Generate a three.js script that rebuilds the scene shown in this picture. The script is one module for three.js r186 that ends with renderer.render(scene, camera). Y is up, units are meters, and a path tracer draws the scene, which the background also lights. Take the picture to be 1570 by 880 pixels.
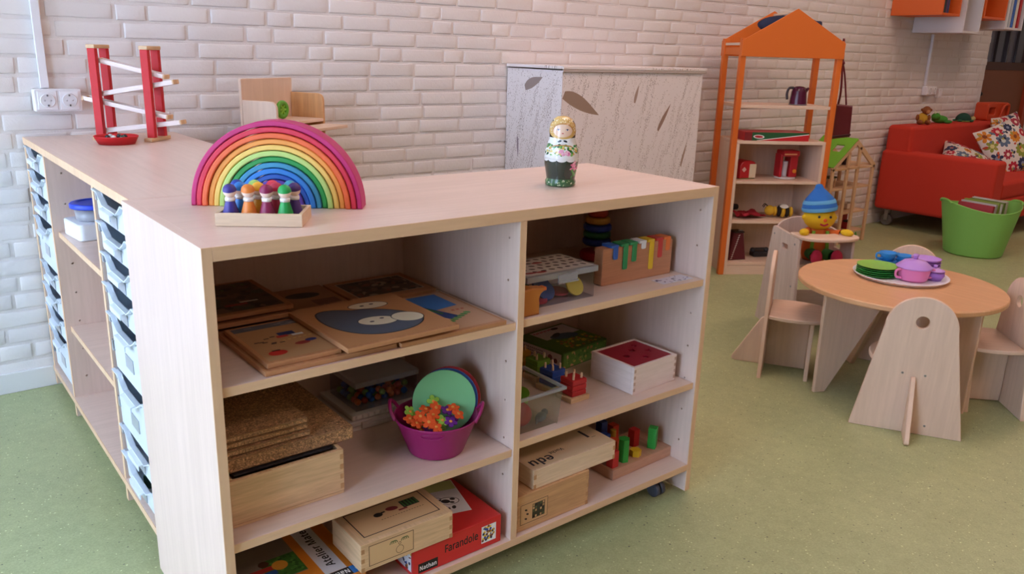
import * as THREE from 'three';
import { RoundedBoxGeometry } from 'three/addons/geometries/RoundedBoxGeometry.js';
import { mergeGeometries, mergeVertices, toCreasedNormals } from 'three/addons/utils/BufferGeometryUtils.js';
import { RectAreaLightUniformsLib } from 'three/addons/lights/RectAreaLightUniformsLib.js';

// ---------------------------------------------------------------- camera, sky, lights, exposure
RectAreaLightUniformsLib.init();
const scene = new THREE.Scene();
const renderer = new THREE.WebGLRenderer({ antialias: true });
renderer.toneMapping = THREE.LinearToneMapping;
renderer.toneMappingExposure = 1.1;
renderer.shadowMap.enabled = true;
const camera = new THREE.PerspectiveCamera(2 * Math.atan(440 / 1243.1) * 180 / Math.PI, 1570 / 880, 0.05, 60);
camera.rotation.order = 'YXZ';
camera.rotation.set(-0.2825, -0.6751, 0.0304);
camera.position.set(-0.4032, 1.2228, 3.1919);
camera.updateMatrixWorld(); camera.updateProjectionMatrix();
scene.add(camera);
scene.background = new THREE.Color().setRGB(0.585, 0.75, 1.03);      // bright overcast sky outside the windows
scene.backgroundIntensity = 10.0;
const CEIL = 2.95, LAMPS = [[1.9, 1.4, 7.4], [4.6, 1.6, 5.9], [7.2, 1.6, 3.4], [1.6, 4.4, 9.5], [4.6, 4.4, 5.5]];

// ---------------------------------------------------------------- helpers
let seed = 1234567;
const rnd = () => { seed = (Math.imul(seed, 1664525) + 1013904223) >>> 0; return seed / 4294967296; };
const rr = (a, b) => a + (b - a) * rnd();
const used = {};
function numbered(n) { const k = used[n] ?? 0; used[n] = k + 1; return k ? n + '_' + String(k).padStart(3, '0') : n; }
function tag(o, label, category, group, kind) {
  o.userData = { ...o.userData };
  if (label) o.userData.label = label;
  if (category) o.userData.category = category;
  if (group) o.userData.group = group;
  if (kind) o.userData.kind = kind;
  return o;
}
function shade(m) { m.castShadow = true; m.receiveShadow = true; return m; }
// a thing: a Group at its base, added to the scene
function thing(name, label, category, [x, y, z] = [0, 0, 0], turn = 0, group) {
  const o = new THREE.Group(); o.name = numbered(name); scene.add(o);
  o.position.set(x, y, z); o.rotation.y = turn;
  return tag(o, label, category, group);
}
function part(parent, name, geo, mat, pos, rot) {
  const m = shade(new THREE.Mesh(geo, mat)); m.name = name;
  if (pos) m.position.set(...pos);
  if (rot) m.rotation.set(...rot);
  parent.add(m); return m;
}
// a thing that is one mesh
function solo(name, label, category, geo, mat, pos, rot, group) {
  const m = part(scene, numbered(name), geo, mat, pos, rot);
  return tag(m, label, category, group);
}
function struct(name, geo, mat, pos, rot) { const m = part(scene, name, geo, mat, pos, rot); m.userData = { kind: 'structure' }; return m; }
function clone(o, pos, turn, label) {
  const c = o.clone(); c.name = numbered(o.name.replace(/_\d{3}$/, '')); scene.add(c);
  c.userData = { ...o.userData };
  if (pos) c.position.set(...pos);
  if (turn !== undefined) c.rotation.y = turn;
  if (label) c.userData.label = label;
  return c;
}
// board (w along x, h along y, t along z, centred) with blind drilled holes of radius r in its +z face
function drilled(w, h, t, spots, r, swap = false) {
  const s = rrect(w, h, 0.001), deep = Math.min(0.009, t * 0.5);
  for (const [x, y] of spots) { const q = new THREE.Path(); q.absarc(x, y, r, 0, Math.PI * 2, true); s.holes.push(q); }
  const front = new THREE.ExtrudeGeometry(s, { depth: deep, bevelEnabled: false, curveSegments: 6 }); front.translate(0, 0, t / 2 - deep);
  return merge([uvm(front, swap), at(uvm(new THREE.BoxGeometry(w, h, t - deep), swap), 0, 0, -deep / 2)]);
}
// uv in metres by the dominant axis of the normal; grain runs along v; swap turns it
function uvm(g, swap = false) {
  g = g.index ? g.toNonIndexed() : g;
  const p = g.attributes.position, n = g.attributes.normal, uv = new Float32Array(p.count * 2);
  for (let i = 0; i < p.count; i++) {
    const ax = Math.abs(n.getX(i)), ay = Math.abs(n.getY(i)), az = Math.abs(n.getZ(i));
    let u, v;
    if (ax >= ay && ax >= az) { u = p.getZ(i); v = p.getY(i); }
    else if (ay >= az) { u = p.getZ(i); v = p.getX(i); }
    else { u = p.getX(i); v = p.getY(i); }
    if (swap) [u, v] = [v, u];
    uv[2 * i] = u; uv[2 * i + 1] = v;
  }
  g.setAttribute('uv', new THREE.BufferAttribute(uv, 2));
  return g;
}
const bx = (w, h, d, r = 0.0015, swap = false) => uvm(new RoundedBoxGeometry(w, h, d, 1, Math.min(r, w / 2.1, h / 2.1, d / 2.1)), swap);
const at = (g, x = 0, y = 0, z = 0, rx = 0, ry = 0, rz = 0, s) => {
  g = g.clone();
  if (s) g.scale(...(Array.isArray(s) ? s : [s, s, s]));
  if (rx) g.rotateX(rx); if (ry) g.rotateY(ry); if (rz) g.rotateZ(rz);
  return g.translate(x, y, z);
};
function merge(list) {
  return mergeGeometries(list.map((g) => { g = g.index ? g.toNonIndexed() : g; for (const k of Object.keys(g.attributes)) if (!['position', 'normal', 'uv'].includes(k)) g.deleteAttribute(k); return g; }));
}
const lathe = (pts, seg = 32, a0 = 0, a = Math.PI * 2) => new THREE.LatheGeometry(pts.map(([x, y]) => new THREE.Vector2(x, y)), seg, a0, a);
const cyl = (r0, r1, h, seg = 24, b = 0.0015) => lathe([[0.0001, 0], [r0 - b, 0], [r0, b], [r1, h - b], [r1 - b, h], [0.0001, h]], seg);
const ball = (r, ws = 20, hs = 14) => new THREE.SphereGeometry(r, ws, hs);
const tube = (pts, r, seg = 24, rs = 8, closed = false) => new THREE.TubeGeometry(new THREE.CatmullRomCurve3(pts.map((q) => new THREE.Vector3(...q)), closed), seg, r, rs, closed);
function ext(shape, depth, bevel = 0.0015, swap = false, curve = 12) {
  const g = new THREE.ExtrudeGeometry(shape, { depth: depth - 2 * bevel, bevelEnabled: bevel > 0, bevelThickness: bevel, bevelSize: bevel, bevelOffset: -bevel, bevelSegments: 1, curveSegments: curve });
  g.translate(0, 0, -(depth - 2 * bevel) / 2);
  return uvm(g, swap);
}
function poly(pts) { const s = new THREE.Shape(); pts.forEach(([x, y], i) => (i ? s.lineTo(x, y) : s.moveTo(x, y))); s.closePath(); return s; }
function rrect(w, h, r, cx = 0, cy = 0) {
  const s = new THREE.Shape(), x = cx - w / 2, y = cy - h / 2;
  s.moveTo(x + r, y); s.lineTo(x + w - r, y); s.quadraticCurveTo(x + w, y, x + w, y + r); s.lineTo(x + w, y + h - r); s.quadraticCurveTo(x + w, y + h, x + w - r, y + h);
  s.lineTo(x + r, y + h); s.quadraticCurveTo(x, y + h, x, y + h - r); s.lineTo(x, y + r); s.quadraticCurveTo(x, y, x + r, y); return s;
}
// value noise
const hash = (x, y) => { let h = Math.imul(x | 0, 374761393) + Math.imul(y | 0, 668265263); h = Math.imul(h ^ (h >>> 13), 1274126177); return ((h ^ (h >>> 16)) >>> 0) / 4294967296; };
function vn(x, y, px, py) {
  const xi = Math.floor(x), yi = Math.floor(y), f = x - xi, g = y - yi, u = f * f * (3 - 2 * f), v = g * g * (3 - 2 * g);
  const w = (i, j) => hash(((xi + i) % px + px) % px, ((yi + j) % py + py) % py);
  return (w(0, 0) * (1 - u) + w(1, 0) * u) * (1 - v) + (w(0, 1) * (1 - u) + w(1, 1) * u) * v;
}
function tex(n, fn, srgb, rep = 1) {
  const d = new Uint8Array(n * n * 4);
  for (let y = 0; y < n; y++) for (let x = 0; x < n; x++) {
    const c = fn(x / n, y / n), i = 4 * (y * n + x);
    d[i] = Math.max(0, Math.min(255, c[0])); d[i + 1] = Math.max(0, Math.min(255, c[1])); d[i + 2] = Math.max(0, Math.min(255, c[2])); d[i + 3] = 255;
  }
  const t = new THREE.DataTexture(d, n, n); t.wrapS = t.wrapT = THREE.RepeatWrapping; t.magFilter = THREE.LinearFilter; t.minFilter = THREE.LinearMipmapLinearFilter; t.generateMipmaps = true;
  if (srgb) t.colorSpace = THREE.SRGBColorSpace;
  t.repeat.set(rep, rep); t.needsUpdate = true; return t;
}
function print(w, h, draw) {
  const c = document.createElement('canvas'); c.width = w; c.height = h; const g = c.getContext('2d'); draw(g, w, h);
  const t = new THREE.CanvasTexture(c); t.colorSpace = THREE.SRGBColorSpace; return t;
}
const std = (color, roughness = 0.6, o = {}) => new THREE.MeshStandardMaterial({ color, roughness, ...o });
const phy = (color, roughness = 0.6, o = {}) => new THREE.MeshPhysicalMaterial({ color, roughness, ...o });
const printed = (t, roughness = 0.5) => new THREE.MeshStandardMaterial({ map: t, roughness });

// ---------------------------------------------------------------- materials
// wood: texture tile covers 1 m; grain along v
function wood(r, g, b, contrast, rough, o = {}) {
  const k = Math.floor(rnd() * 999);
  const t = tex(512, (u, v) => {
    const wv = 0.9 * vn(u * 3 + k, v * 2, 3, 2);
    const a = vn((u + 0.02 * wv) * 160 + k, v * 5, 160, 5) - 0.5, c = vn((u + 0.03 * wv) * 48 + k, v * 3, 48, 3) - 0.5, e = vn(u * 8 + k, v * 2, 8, 2) - 0.5, f = vn(u * 256, v * 24, 256, 24) - 0.5;
    const s = 1 + contrast * (0.5 * a + 0.45 * c + 0.35 * e + 0.35 * f);
    return [r * s, g * (1 + (s - 1) * 1.15), b * (1 + (s - 1) * 1.35)];
  }, true, o.rep ?? 1);
  delete o.rep;
  return std(0xffffff, rough, { map: t, ...o });
}
const beech = wood(225, 199, 184, 0.055, 0.36);
const beechEdge = wood(228, 190, 152, 0.06, 0.45);
const ply = wood(225, 196, 172, 0.06, 0.5);
const plyOrange = wood(214, 160, 106, 0.14, 0.42);
const boxWood = wood(221, 184, 142, 0.16, 0.5, { rep: 2 });
const boxWoodPale = wood(228, 200, 168, 0.12, 0.55, { rep: 2 });
const puzzleWood = wood(188, 134, 92, 0.14, 0.55, { rep: 2 });
const whiteWood = wood(233, 216, 208, 0.08, 0.5, { rep: 2 });
const fineNoise = tex(512, (u, v) => { const s = 128 + 120 * (0.5 * (vn(u * 170, v * 170, 170, 170) - 0.5) + 0.5 * (vn(u * 60, v * 60, 60, 60) - 0.5) + 0.4 * (vn(u * 16, v * 16, 16, 16) - 0.5)); return [s, s, s]; }, false);
const paintBump = tex(1024, (u, v) => {
  const s = 128 + 190 * (0.38 * (vn(u * 300, v * 300, 300, 300) - 0.5) + 0.42 * (vn(u * 110, v * 110, 110, 110) - 0.5) + 0.5 * (vn(u * 36, v * 36, 36, 36) - 0.5));
  return [s, s, s];
}, false);
const brickPaints = [[226, 220, 217], [223, 217, 214], [229, 223, 219]].map(([r, g, b]) => std(new THREE.Color(r / 255, g / 255, b / 255).convertSRGBToLinear(), 0.62, { bumpMap: paintBump, bumpScale: 0.0009 }));
const mortarPaint = std(0xded7d3, 0.7, { bumpMap: paintBump, bumpScale: 0.0014 });
const wallPaint = std(0xe2dcd8, 0.85);
const whitePaint = std(0xe4e2e0, 0.5);
const ceilingPaint = std(0xe6e4e0, 0.9);
const floorTex = tex(2048, (u, v) => {
  const m = vn(u * 12, v * 12, 12, 12) - 0.5, m2 = vn(u * 90, v * 90, 90, 90) - 0.5, m3 = vn(u * 700, v * 700, 700, 700) - 0.5;
  const s = 1 + 0.04 * m + 0.05 * m2 + 0.10 * m3;
  let r = 166 * s, g = 173 * s, b = 127 * s;
  const cell = (n, off, prob, rad) => {
    const X = u * n, Y = v * n, xi = Math.floor(X), yi = Math.floor(Y);
    const h = hash(xi + off, yi - off * 3);
    if (h > prob) return -1;
    const cx = 0.3 + 0.4 * hash(xi + off + 7, yi), cy = 0.3 + 0.4 * hash(xi, yi + off + 13);
    return Math.hypot(X - xi - cx, (Y - yi - cy) * (0.7 + 0.8 * hash(xi + 3, yi + 5))) < rad * (0.5 + hash(xi + 1, yi + 1)) ? h / prob : -1;
  };
  const w = cell(230, 11, 0.05, 0.17); if (w >= 0) { r += 50; g += 52; b += 46; }
  const l = cell(330, 29, 0.08, 0.18); if (l >= 0) { r += 20; g += 22; b += 17; }
  const k = cell(170, 53, 0.045, 0.14); if (k >= 0) { r -= 62; g -= 66; b -= 40; }
  return [r, g, b];
}, true, 0.5);
const lino = std(0xffffff, 0.42, { map: floorTex });
const orangePaint = std(new THREE.Color(0xdc6e26), 0.45);
const redPaint = std(0xc4121a, 0.6);
const steel = std(0x9a9a98, 0.35, { metalness: 0.9 });
const blackPlastic = std(0x26262a, 0.5);
const greyPlastic = std(0x474c58, 0.45);
const clear = phy(0xf4f6fa, 0.12, { transmission: 1, thickness: 0, ior: 1.3 });
const frosted = phy(0xdde0e4, 0.3, { transmission: 0.7, thickness: 0 });
const trayPlastic = phy(0xe6eef6, 0.4, { transmission: 0.25, thickness: 0 });
const corkTex = tex(512, (u, v) => {
  const a = vn(u * 128, v * 128, 128, 128), b = vn(u * 60 + 5, v * 60, 60, 60), c = vn(u * 220, v * 220, 220, 220);
  const s = 0.62 + 0.42 * a + 0.2 * (b - 0.5) + (c > 0.8 ? -0.22 : 0) + (a > 0.85 ? 0.12 : 0);
  return [206 * s, 158 * s, 112 * s];
}, true, 4);
const cork = std(0xffffff, 0.9, { map: corkTex, bumpMap: corkTex, bumpScale: 0.0015 });
const fabricBump = tex(512, (u, v) => { const s = 128 + 60 * Math.sin(u * 512 * 0.78) * Math.sin(v * 512 * 0.78) + 60 * (vn(u * 200, v * 200, 200, 200) - 0.5); return [s, s, s]; }, false, 4);
const redFabric = std(0xc83522, 0.9, { bumpMap: fabricBump, bumpScale: 0.0012 });
const plush = (c) => std(c, 0.95, { bumpMap: fabricBump, bumpScale: 0.001 });
const gloss = (c, r = 0.3) => std(c, r);

// ---------------------------------------------------------------- the room
const X0 = -2.3, X1 = 9.6, Z1 = 7.5, XD = 7.365;      // left wall, right wall, wall behind the camera, end of the brick wall
{
  const g = new THREE.BoxGeometry(X1 - X0 + 0.4, 0.1, Z1 + 1.2); uvm(g);
  struct('floor', uvm(new THREE.BoxGeometry(X1 - X0 + 0.4, 0.1, Z1 + 1.6)), lino, [(X0 + X1) / 2, -0.05, Z1 / 2 - 0.5]);
  struct('ceiling', new THREE.BoxGeometry(X1 - X0 + 0.4, 0.12, Z1 + 1.6), ceilingPaint, [(X0 + X1) / 2, CEIL + 0.06, Z1 / 2 - 0.5]);
  // left wall with two wide window openings
  const wins = [[0.06, 1.35], [2.0, 3.4]], y0 = 0.12, y1 = 2.55, L = [];
  L.push(at(new THREE.BoxGeometry(0.24, y0, Z1 + 0.3), X0 - 0.12, y0 / 2, Z1 / 2), at(new THREE.BoxGeometry(0.24, CEIL - y1, Z1 + 0.3), X0 - 0.12, (CEIL + y1) / 2, Z1 / 2));
  let z = -0.15;
  for (const [a, b] of [...wins, [Z1 + 0.15, 0]]) { L.push(at(new THREE.BoxGeometry(0.24, y1 - y0, a - z), X0 - 0.12, (y0 + y1) / 2, (a + z) / 2)); z = b; }
  struct('wall_left', merge(L), wallPaint);
  wins.forEach(([a, b], i) => {
    const w = new THREE.Group(); w.name = 'window_' + (i + 1); w.userData = { kind: 'structure' }; scene.add(w);
    w.position.set(X0 - 0.12, y0, (a + b) / 2);
    const W = b - a, Hh = y1 - y0;
    part(w, 'frame', merge([at(new THREE.BoxGeometry(0.07, 0.06, W), 0, 0.03, 0), at(new THREE.BoxGeometry(0.07, 0.06, W), 0, Hh - 0.03, 0), ...[-1, 0, 1].map((s) => at(new THREE.BoxGeometry(0.07, Hh, 0.06), 0, Hh / 2, s * (W / 2 - 0.03)))]), whitePaint);
    for (const s of [-1, 1]) part(w, 'pane', new THREE.BoxGeometry(0.006, Hh - 0.12, W / 2 - 0.1), phy(0xffffff, 0.02, { transmission: 1, thickness: 0 }), [0, Hh / 2, s * W / 4]);
    part(w, 'window_sill', new THREE.BoxGeometry(0.22, 0.03, W + 0.1), whitePaint, [0.14, -0.015, 0]);
  });
  struct('wall_front', new THREE.BoxGeometry(X1 - X0 + 0.4, CEIL, 0.2), std(0xb07c58, 0.85), [(X0 + X1) / 2, CEIL / 2, Z1 + 0.1]);
  struct('wall_right', new THREE.BoxGeometry(0.2, CEIL, Z1 + 1.6), wallPaint, [X1 + 0.1, CEIL / 2, Z1 / 2 - 0.5]);
  struct('wall_recess', new THREE.BoxGeometry(X1 - XD + 0.4, CEIL, 0.2), wallPaint, [(X1 + XD) / 2, CEIL / 2, -0.62]);
  struct('baseboard_back', bx(XD - X0, 0.075, 0.014, 0.003), whitePaint, [(XD + X0) / 2, 0.0375, 0.004]);
}
// brick wall: 62 mm courses of white painted bricks; the ones that show largest are parts, the rest is one part
{
  const wall = struct('wall_back', new THREE.BoxGeometry(XD - X0 + 0.24, CEIL, 0.5), mortarPaint, [(XD + X0 - 0.24) / 2, CEIL / 2, -0.2555]);
  uvm(wall.geometry); wall.geometry = uvm(wall.geometry);
  const PITCH = 0.0617, JOINT = 0.0095, HB = PITCH - JOINT;
  const brickGeo = (len) => {
    const nx = len > 0.15 ? 6 : 4, ny = 3, pos = [], uv = [], idx = [], ou = rnd() * 3, ov = rnd() * 3;
    for (let j = 0; j <= ny; j++) for (let i = 0; i <= nx; i++) {
      const ex = i === 0 || i === nx, ey = j === 0 || j === ny;
      let x = ex ? (i ? len / 2 : -len / 2) : -len / 2 + 0.0045 + (len - 0.009) * (i - 1) / (nx - 2), y = ey ? (j ? HB / 2 : -HB / 2) : -HB / 2 + 0.004 + (HB - 0.008) * (j - 1) / (ny - 2);
      x += rr(-0.001, 0.001); y += rr(-0.0008, 0.0008);
      pos.push(x, y, ex || ey ? -0.006 : rr(-0.0005, 0.0005)); uv.push(x + ou, y + ov);
    }
    for (let j = 0; j < ny; j++) for (let i = 0; i < nx; i++) { const a = j * (nx + 1) + i, b = a + 1, c = a + nx + 1, d = c + 1; idx.push(a, b, d, a, d, c); }
    const g = new THREE.BufferGeometry(); g.setAttribute('position', new THREE.Float32BufferAttribute(pos, 3)); g.setAttribute('uv', new THREE.Float32BufferAttribute(uv, 2)); g.setIndex(idx); g.computeVertexNormals(); return g;
  };
  const LEN = [0.209, 0.099, 0.154], geos = LEN.map((l) => Array.from({ length: 5 }, () => brickGeo(l)));
  const list = [], v = new THREE.Vector3();
  const y00 = (1.2839 + 0.0055) % PITCH - PITCH;     // bottom edges of the courses
  for (let c = 0, y = y00 + HB / 2; y < CEIL + 0.03; c++, y += PITCH) {
    let x = X0 - rr(0, 0.2), prev = 0;
    while (x < XD) {
      let k = prev === 1 ? 0 : (rnd() < 0.22 ? 1 : rnd() < 0.04 ? 2 : 0);
      let l = LEN[k];
      if (x + l > XD) { if (XD - x < 0.06) break; k = XD - x > 0.18 ? 0 : 1; l = LEN[k]; if (x + l > XD + 0.002) { if (k === 1) break; k = 1; l = LEN[1]; if (x + l > XD + 0.002) break; } }
      const b = { k, x: x + l / 2, y: y + rr(-0.001, 0.001), z: rr(-0.0016, 0.0012), r: rr(-0.006, 0.006), v: Math.floor(rnd() * 5), m: Math.floor(rnd() * 3) };
      if (y > 0.03 && y + HB / 2 < CEIL) {
        v.set(b.x, b.y, 0).project(camera);
        const px = (v.x + 1) * 785, py = (1 - v.y) * 440;
        const hidden = (px > 95 && px < 290 && py > 225) || (px > 290 && px < 1050 && py > 285) || (px > 790 && px < 1060 && py > 110) || (px > 330 && px < 540 && py > 230);
        b.seen = px > -12 && px < 1582 && py > -12 && py < 892 && !hidden ? 1 : 0;
        b.d = Math.hypot(b.x - camera.position.x, b.y - camera.position.y, camera.position.z);
        list.push(b);
      }
      prev = k; x += l + JOINT + rr(-0.001, 0.002);
    }
  }
  list.sort((a, b) => b.seen - a.seen || a.d - b.d);
  const rest = [], mx = new THREE.Matrix4(), q = new THREE.Quaternion(), ZA = new THREE.Vector3(0, 0, 1), one = new THREE.Vector3(1, 1, 1);
  list.forEach((b, i) => {
    const x = b.x - wall.position.x, y = b.y - wall.position.y, z = b.z - wall.position.z;
    if (i < 300) { const m = part(wall, 'brick', geos[b.k][b.v], brickPaints[b.m], [x, y, z], [0, 0, b.r]); }
    else rest.push(geos[b.k][b.v].clone().applyMatrix4(mx.compose(new THREE.Vector3(x, y, z), q.setFromAxisAngle(ZA, b.r), one)));
  });
  const field = part(wall, 'brick_field', merge(rest), brickPaints[0]); field.userData = { kind: 'stuff' };
}
// door in the recess behind the end of the brick wall
{
  const d = new THREE.Group(); d.name = 'door_1'; d.userData = { kind: 'structure' }; scene.add(d); d.position.set(8.0, 0, -0.13);
  const brown = std(0x7c4526, 0.6), dark = std(0x2a2022, 0.25), frameRed = std(0xa8401f, 0.5);
  part(d, 'door_leaf', bx(1.05, 1.19, 0.05), brown, [0, 0.595, 0]);
  part(d, 'rail', bx(1.05, 0.07, 0.06), std(0x4a2a1e, 0.6), [0, 1.225, 0]);
  part(d, 'upper_frame', merge([at(bx(0.08, 1.1, 0.05), -0.485, 1.8, 0), at(bx(0.08, 1.1, 0.05), 0.485, 1.8, 0), at(bx(1.05, 0.1, 0.05), 0, 2.33, 0)]), std(0x3c2620, 0.6));
  for (let i = 0; i < 4; i++) part(d, 'pane', bx(0.18, 1.03, 0.012), i % 2 ? std(0x33323c, 0.15) : std(0x4c4a56, 0.15), [-0.33 + i * 0.22, 1.775, 0.004]);
  for (let i = 0; i < 3; i++) part(d, 'glazing_bar', bx(0.035, 1.03, 0.04), dark, [-0.22 + i * 0.22, 1.775, 0.01]);
  part(d, 'door_knob', ball(0.02), blackPlastic, [-0.45, 0.98, 0.045]);
  for (const s of [-1, 1]) part(d, 'door_frame', bx(0.09, 2.45, 0.12), frameRed, [s * 0.575, 1.225, 0.0]);
}
// ceiling lamps (outside the frame): warm panels
LAMPS.forEach(([x, z, power], i) => {
  const l = thing('ceiling_lamp', ['square warm ceiling panel lamp above the rolling shelf unit', 'square warm ceiling panel lamp above the orange shelf rack', 'square warm ceiling panel lamp above the red sofa', 'square warm ceiling panel lamp before the rolling shelf unit', 'square warm ceiling panel lamp over the open floor beyond the table'][i], 'lamp', [x, CEIL - 0.05, z]);
  part(l, 'housing', bx(1.24, 0.045, 0.64, 0.004), whitePaint, [0, 0.0275, 0]);
  part(l, 'diffuser', bx(1.2, 0.006, 0.6, 0.002), std(0xffffff, 0.6, { emissive: new THREE.Color(1, 0.86, 0.70), emissiveIntensity: 2.0 }), [0, 0.002, 0]);
  const a = new THREE.RectAreaLight(new THREE.Color(1, 0.605, 0.52), power, 1.2, 0.6); a.position.set(x, CEIL - 0.06, z); a.lookAt(x, 0, z); a.name = 'lamp_light'; a.castShadow = true; scene.add(a);
});

// ---------------------------------------------------------------- rolling shelf unit (open front towards +z)
const H = 0.9, BW = 1.336, BZ = 1.875, BD = 0.503, TH = 0.018, XDIV = 0.672;
const SH = { l1: 0.646, l2: 0.334, r1: 0.648, r2: 0.348, b: 0.096 };
{
  const u = thing('shelf_unit', 'wide beech rolling shelf unit with open front and a toy rainbow on top', 'shelf', [0, 0, BZ]);
  const zc = -BD / 2;
  for (const [x, n] of [[TH / 2, 0], [BW - TH / 2, 1]]) {
    const spots = []; for (let y = 0.16; y < 0.85; y += 0.096) for (const z of [-0.04, -0.43]) spots.push([(n ? 1 : -1) * (z - zc + 0.001), y - (H + 0.01) / 2]);
    const s = part(u, 'side_panel', at(drilled(BD - 0.002, H - 0.01, TH, spots, 0.0029), 0, 0, 0, 0, n ? -Math.PI / 2 : Math.PI / 2), beech, [x, (H + 0.01) / 2, zc - 0.001]);
    part(s, 'edging', bx(TH, H - 0.01, 0.0022, 0.0008), beechEdge, [0, 0, BD / 2 - 0.0002]);
  }
  const T = part(u, 'top', bx(BW - 2 * TH, 0.025, BD - 0.002, 0.001, false), beech, [BW / 2, H - 0.0125, zc - 0.001]);
  part(T, 'edging', bx(BW - 2 * TH, 0.025, 0.0022, 0.0008, true), beechEdge, [0, 0, BD / 2 - 0.0002]);
  const B = part(u, 'bottom', bx(BW - 2 * TH, 0.019, BD - 0.002, 0.001), beech, [BW / 2, SH.b - 0.0095, zc - 0.001]);
  part(B, 'edging', bx(BW - 2 * TH, 0.019, 0.0022, 0.0008, true), beechEdge, [0, 0, BD / 2 - 0.0002]);
  const dsp = []; for (let y = 0.16; y < 0.85; y += 0.096) for (const z of [-0.04, -0.43]) dsp.push([z - zc + 0.002, y - (H - 0.025 + SH.b) / 2]);
  const D = part(u, 'divider', at(drilled(BD - 0.004, H - 0.025 - SH.b, TH, dsp, 0.0029), 0, 0, 0, 0, -Math.PI / 2), beech, [XDIV + TH / 2, (H - 0.025 + SH.b) / 2, zc - 0.002]);
  part(D, 'edging', bx(TH, H - 0.025 - SH.b, 0.0022, 0.0008), beechEdge, [0, 0, BD / 2 - 0.0012]);
  part(u, 'back_panel', bx(BW - 2 * TH, H - 0.025 - SH.b, 0.006, 0.0005), beech, [BW / 2, (H - 0.025 + SH.b) / 2, -BD + 0.012]);
  const wl = XDIV - TH, wr = BW - TH - XDIV - TH;
  for (const [y, x0, w] of [[SH.l1, TH, wl], [SH.l2, TH, wl], [SH.r1, XDIV + TH, wr], [SH.r2, XDIV + TH, wr]]) {
    const s = part(u, 'shelf', bx(w - 0.002, 0.018, BD - 0.03, 0.001), beech, [x0 + w / 2, y - 0.009, zc + 0.006]);
    part(s, 'edging', bx(w - 0.002, 0.018, 0.0022, 0.0008, true), beechEdge, [0, 0, (BD - 0.03) / 2 + 0.0009]);
  }
  for (const x of [0.09, BW - 0.09]) for (const z of [-0.06, -BD + 0.06]) {
    const c = new THREE.Group(); c.name = 'caster'; u.add(c); c.position.set(x, 0, z);
    for (const s of [-1, 1]) part(c, 'wheel', at(cyl(0.022, 0.022, 0.016, 20, 0.003), 0, 0, -0.008, Math.PI / 2), greyPlastic, [s * 0.0105, 0.022, 0.012], [0, Math.PI / 2, 0]);
    part(c, 'fork', merge([at(bx(0.008, 0.03, 0.02), 0, 0.035, 0.004), at(cyl(0.02, 0.02, 0.008, 16), 0, 0.048, 0), at(bx(0.05, 0.019, 0.05), 0, 0.0665, 0)]), steel);
  }
}
// tray cabinet (open towards -x), standing between the shelf unit and the wall
const AZ1 = BZ - BD - 0.004, AX = 0.014, AD = 0.49;
const ROW = (k) => 0.872 - 0.0783 * k;
const C1 = [0.034, 0.352], C2 = [1.02, AZ1 - 0.02];
{
  const u = thing('tray_cabinet', 'beech cabinet with two columns of plastic trays under the marble run', 'cabinet', [AX, 0, 0]);
  const L = AZ1 - 0.016, zc = 0.016 + L / 2, xc = AD / 2;
  const T = part(u, 'top', bx(AD - 0.002, 0.022, L, 0.001, true), beech, [xc + 0.001, H - 0.011, zc]);
  part(T, 'edging', bx(0.0022, 0.022, L, 0.0008), beechEdge, [-AD / 2 + 0.0003, 0, 0]);
  for (const z of [0.016 + TH / 2, C1[1] + TH / 2, C2[0] - TH / 2, AZ1 - TH / 2]) {
    const usp = []; for (let y = 0.15; y < 0.86; y += 0.096) for (const x of [0.045, 0.42]) usp.push([x - xc - 0.002, y - (H - 0.01) / 2]);
    const s = part(u, 'upright', Math.abs(z - C1[1] - TH / 2) < 0.001 ? drilled(AD - 0.004, H - 0.034, TH, usp, 0.0031) : bx(AD - 0.004, H - 0.022 - 0.012, TH, 0.001), beech, [xc + 0.002, (H - 0.022 + 0.012) / 2, z]);
    part(s, 'edging', bx(0.0022, H - 0.034, TH, 0.0008), beechEdge, [-AD / 2 + 0.0013, 0, 0]);
  }
  const B = part(u, 'bottom', bx(AD - 0.002, 0.019, L - 0.002, 0.001), beech, [xc, 0.0705, zc]);
  part(B, 'edging', bx(0.0022, 0.019, L - 0.002, 0.0008), beechEdge, [-AD / 2, 0, 0]);
  for (const y of [0.64, 0.327]) {
    const s = part(u, 'shelf', bx(AD - 0.03, 0.018, C2[0] - C1[1] - 2 * TH, 0.001), beech, [xc + 0.004, y - 0.009, (C1[1] + C2[0]) / 2]);
    part(s, 'edging', bx(0.0022, 0.018, C2[0] - C1[1] - 2 * TH, 0.0008), beechEdge, [-(AD - 0.03) / 2 - 0.0009, 0, 0]);
  }
  part(u, 'back_panel', bx(0.006, H - 0.11, L - 0.03, 0.0005), beech, [AD - 0.008, (H - 0.02 + 0.08) / 2, zc]);
  // clear plastic runners: a channel on both sides of every tray column
  for (const [a, b] of [C1, C2]) for (let k = 0; k < 10; k++) for (const [z, s] of [[a, 1], [b, -1]]) {
    const y = ROW(k) - 0.012;
    part(u, 'tray_runner', merge([at(bx(0.4, 0.0025, 0.016, 0.0008), 0.205, y + 0.013, z + s * 0.008), at(bx(0.4, 0.0025, 0.016, 0.0008), 0.205, y - 0.013, z + s * 0.008), at(bx(0.4, 0.026, 0.002, 0.0008), 0.205, y, z + s * 0.001), at(bx(0.003, 0.026, 0.012, 0.0008), 0.006, y, z + s * 0.008)]), frosted);
  }
}
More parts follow.
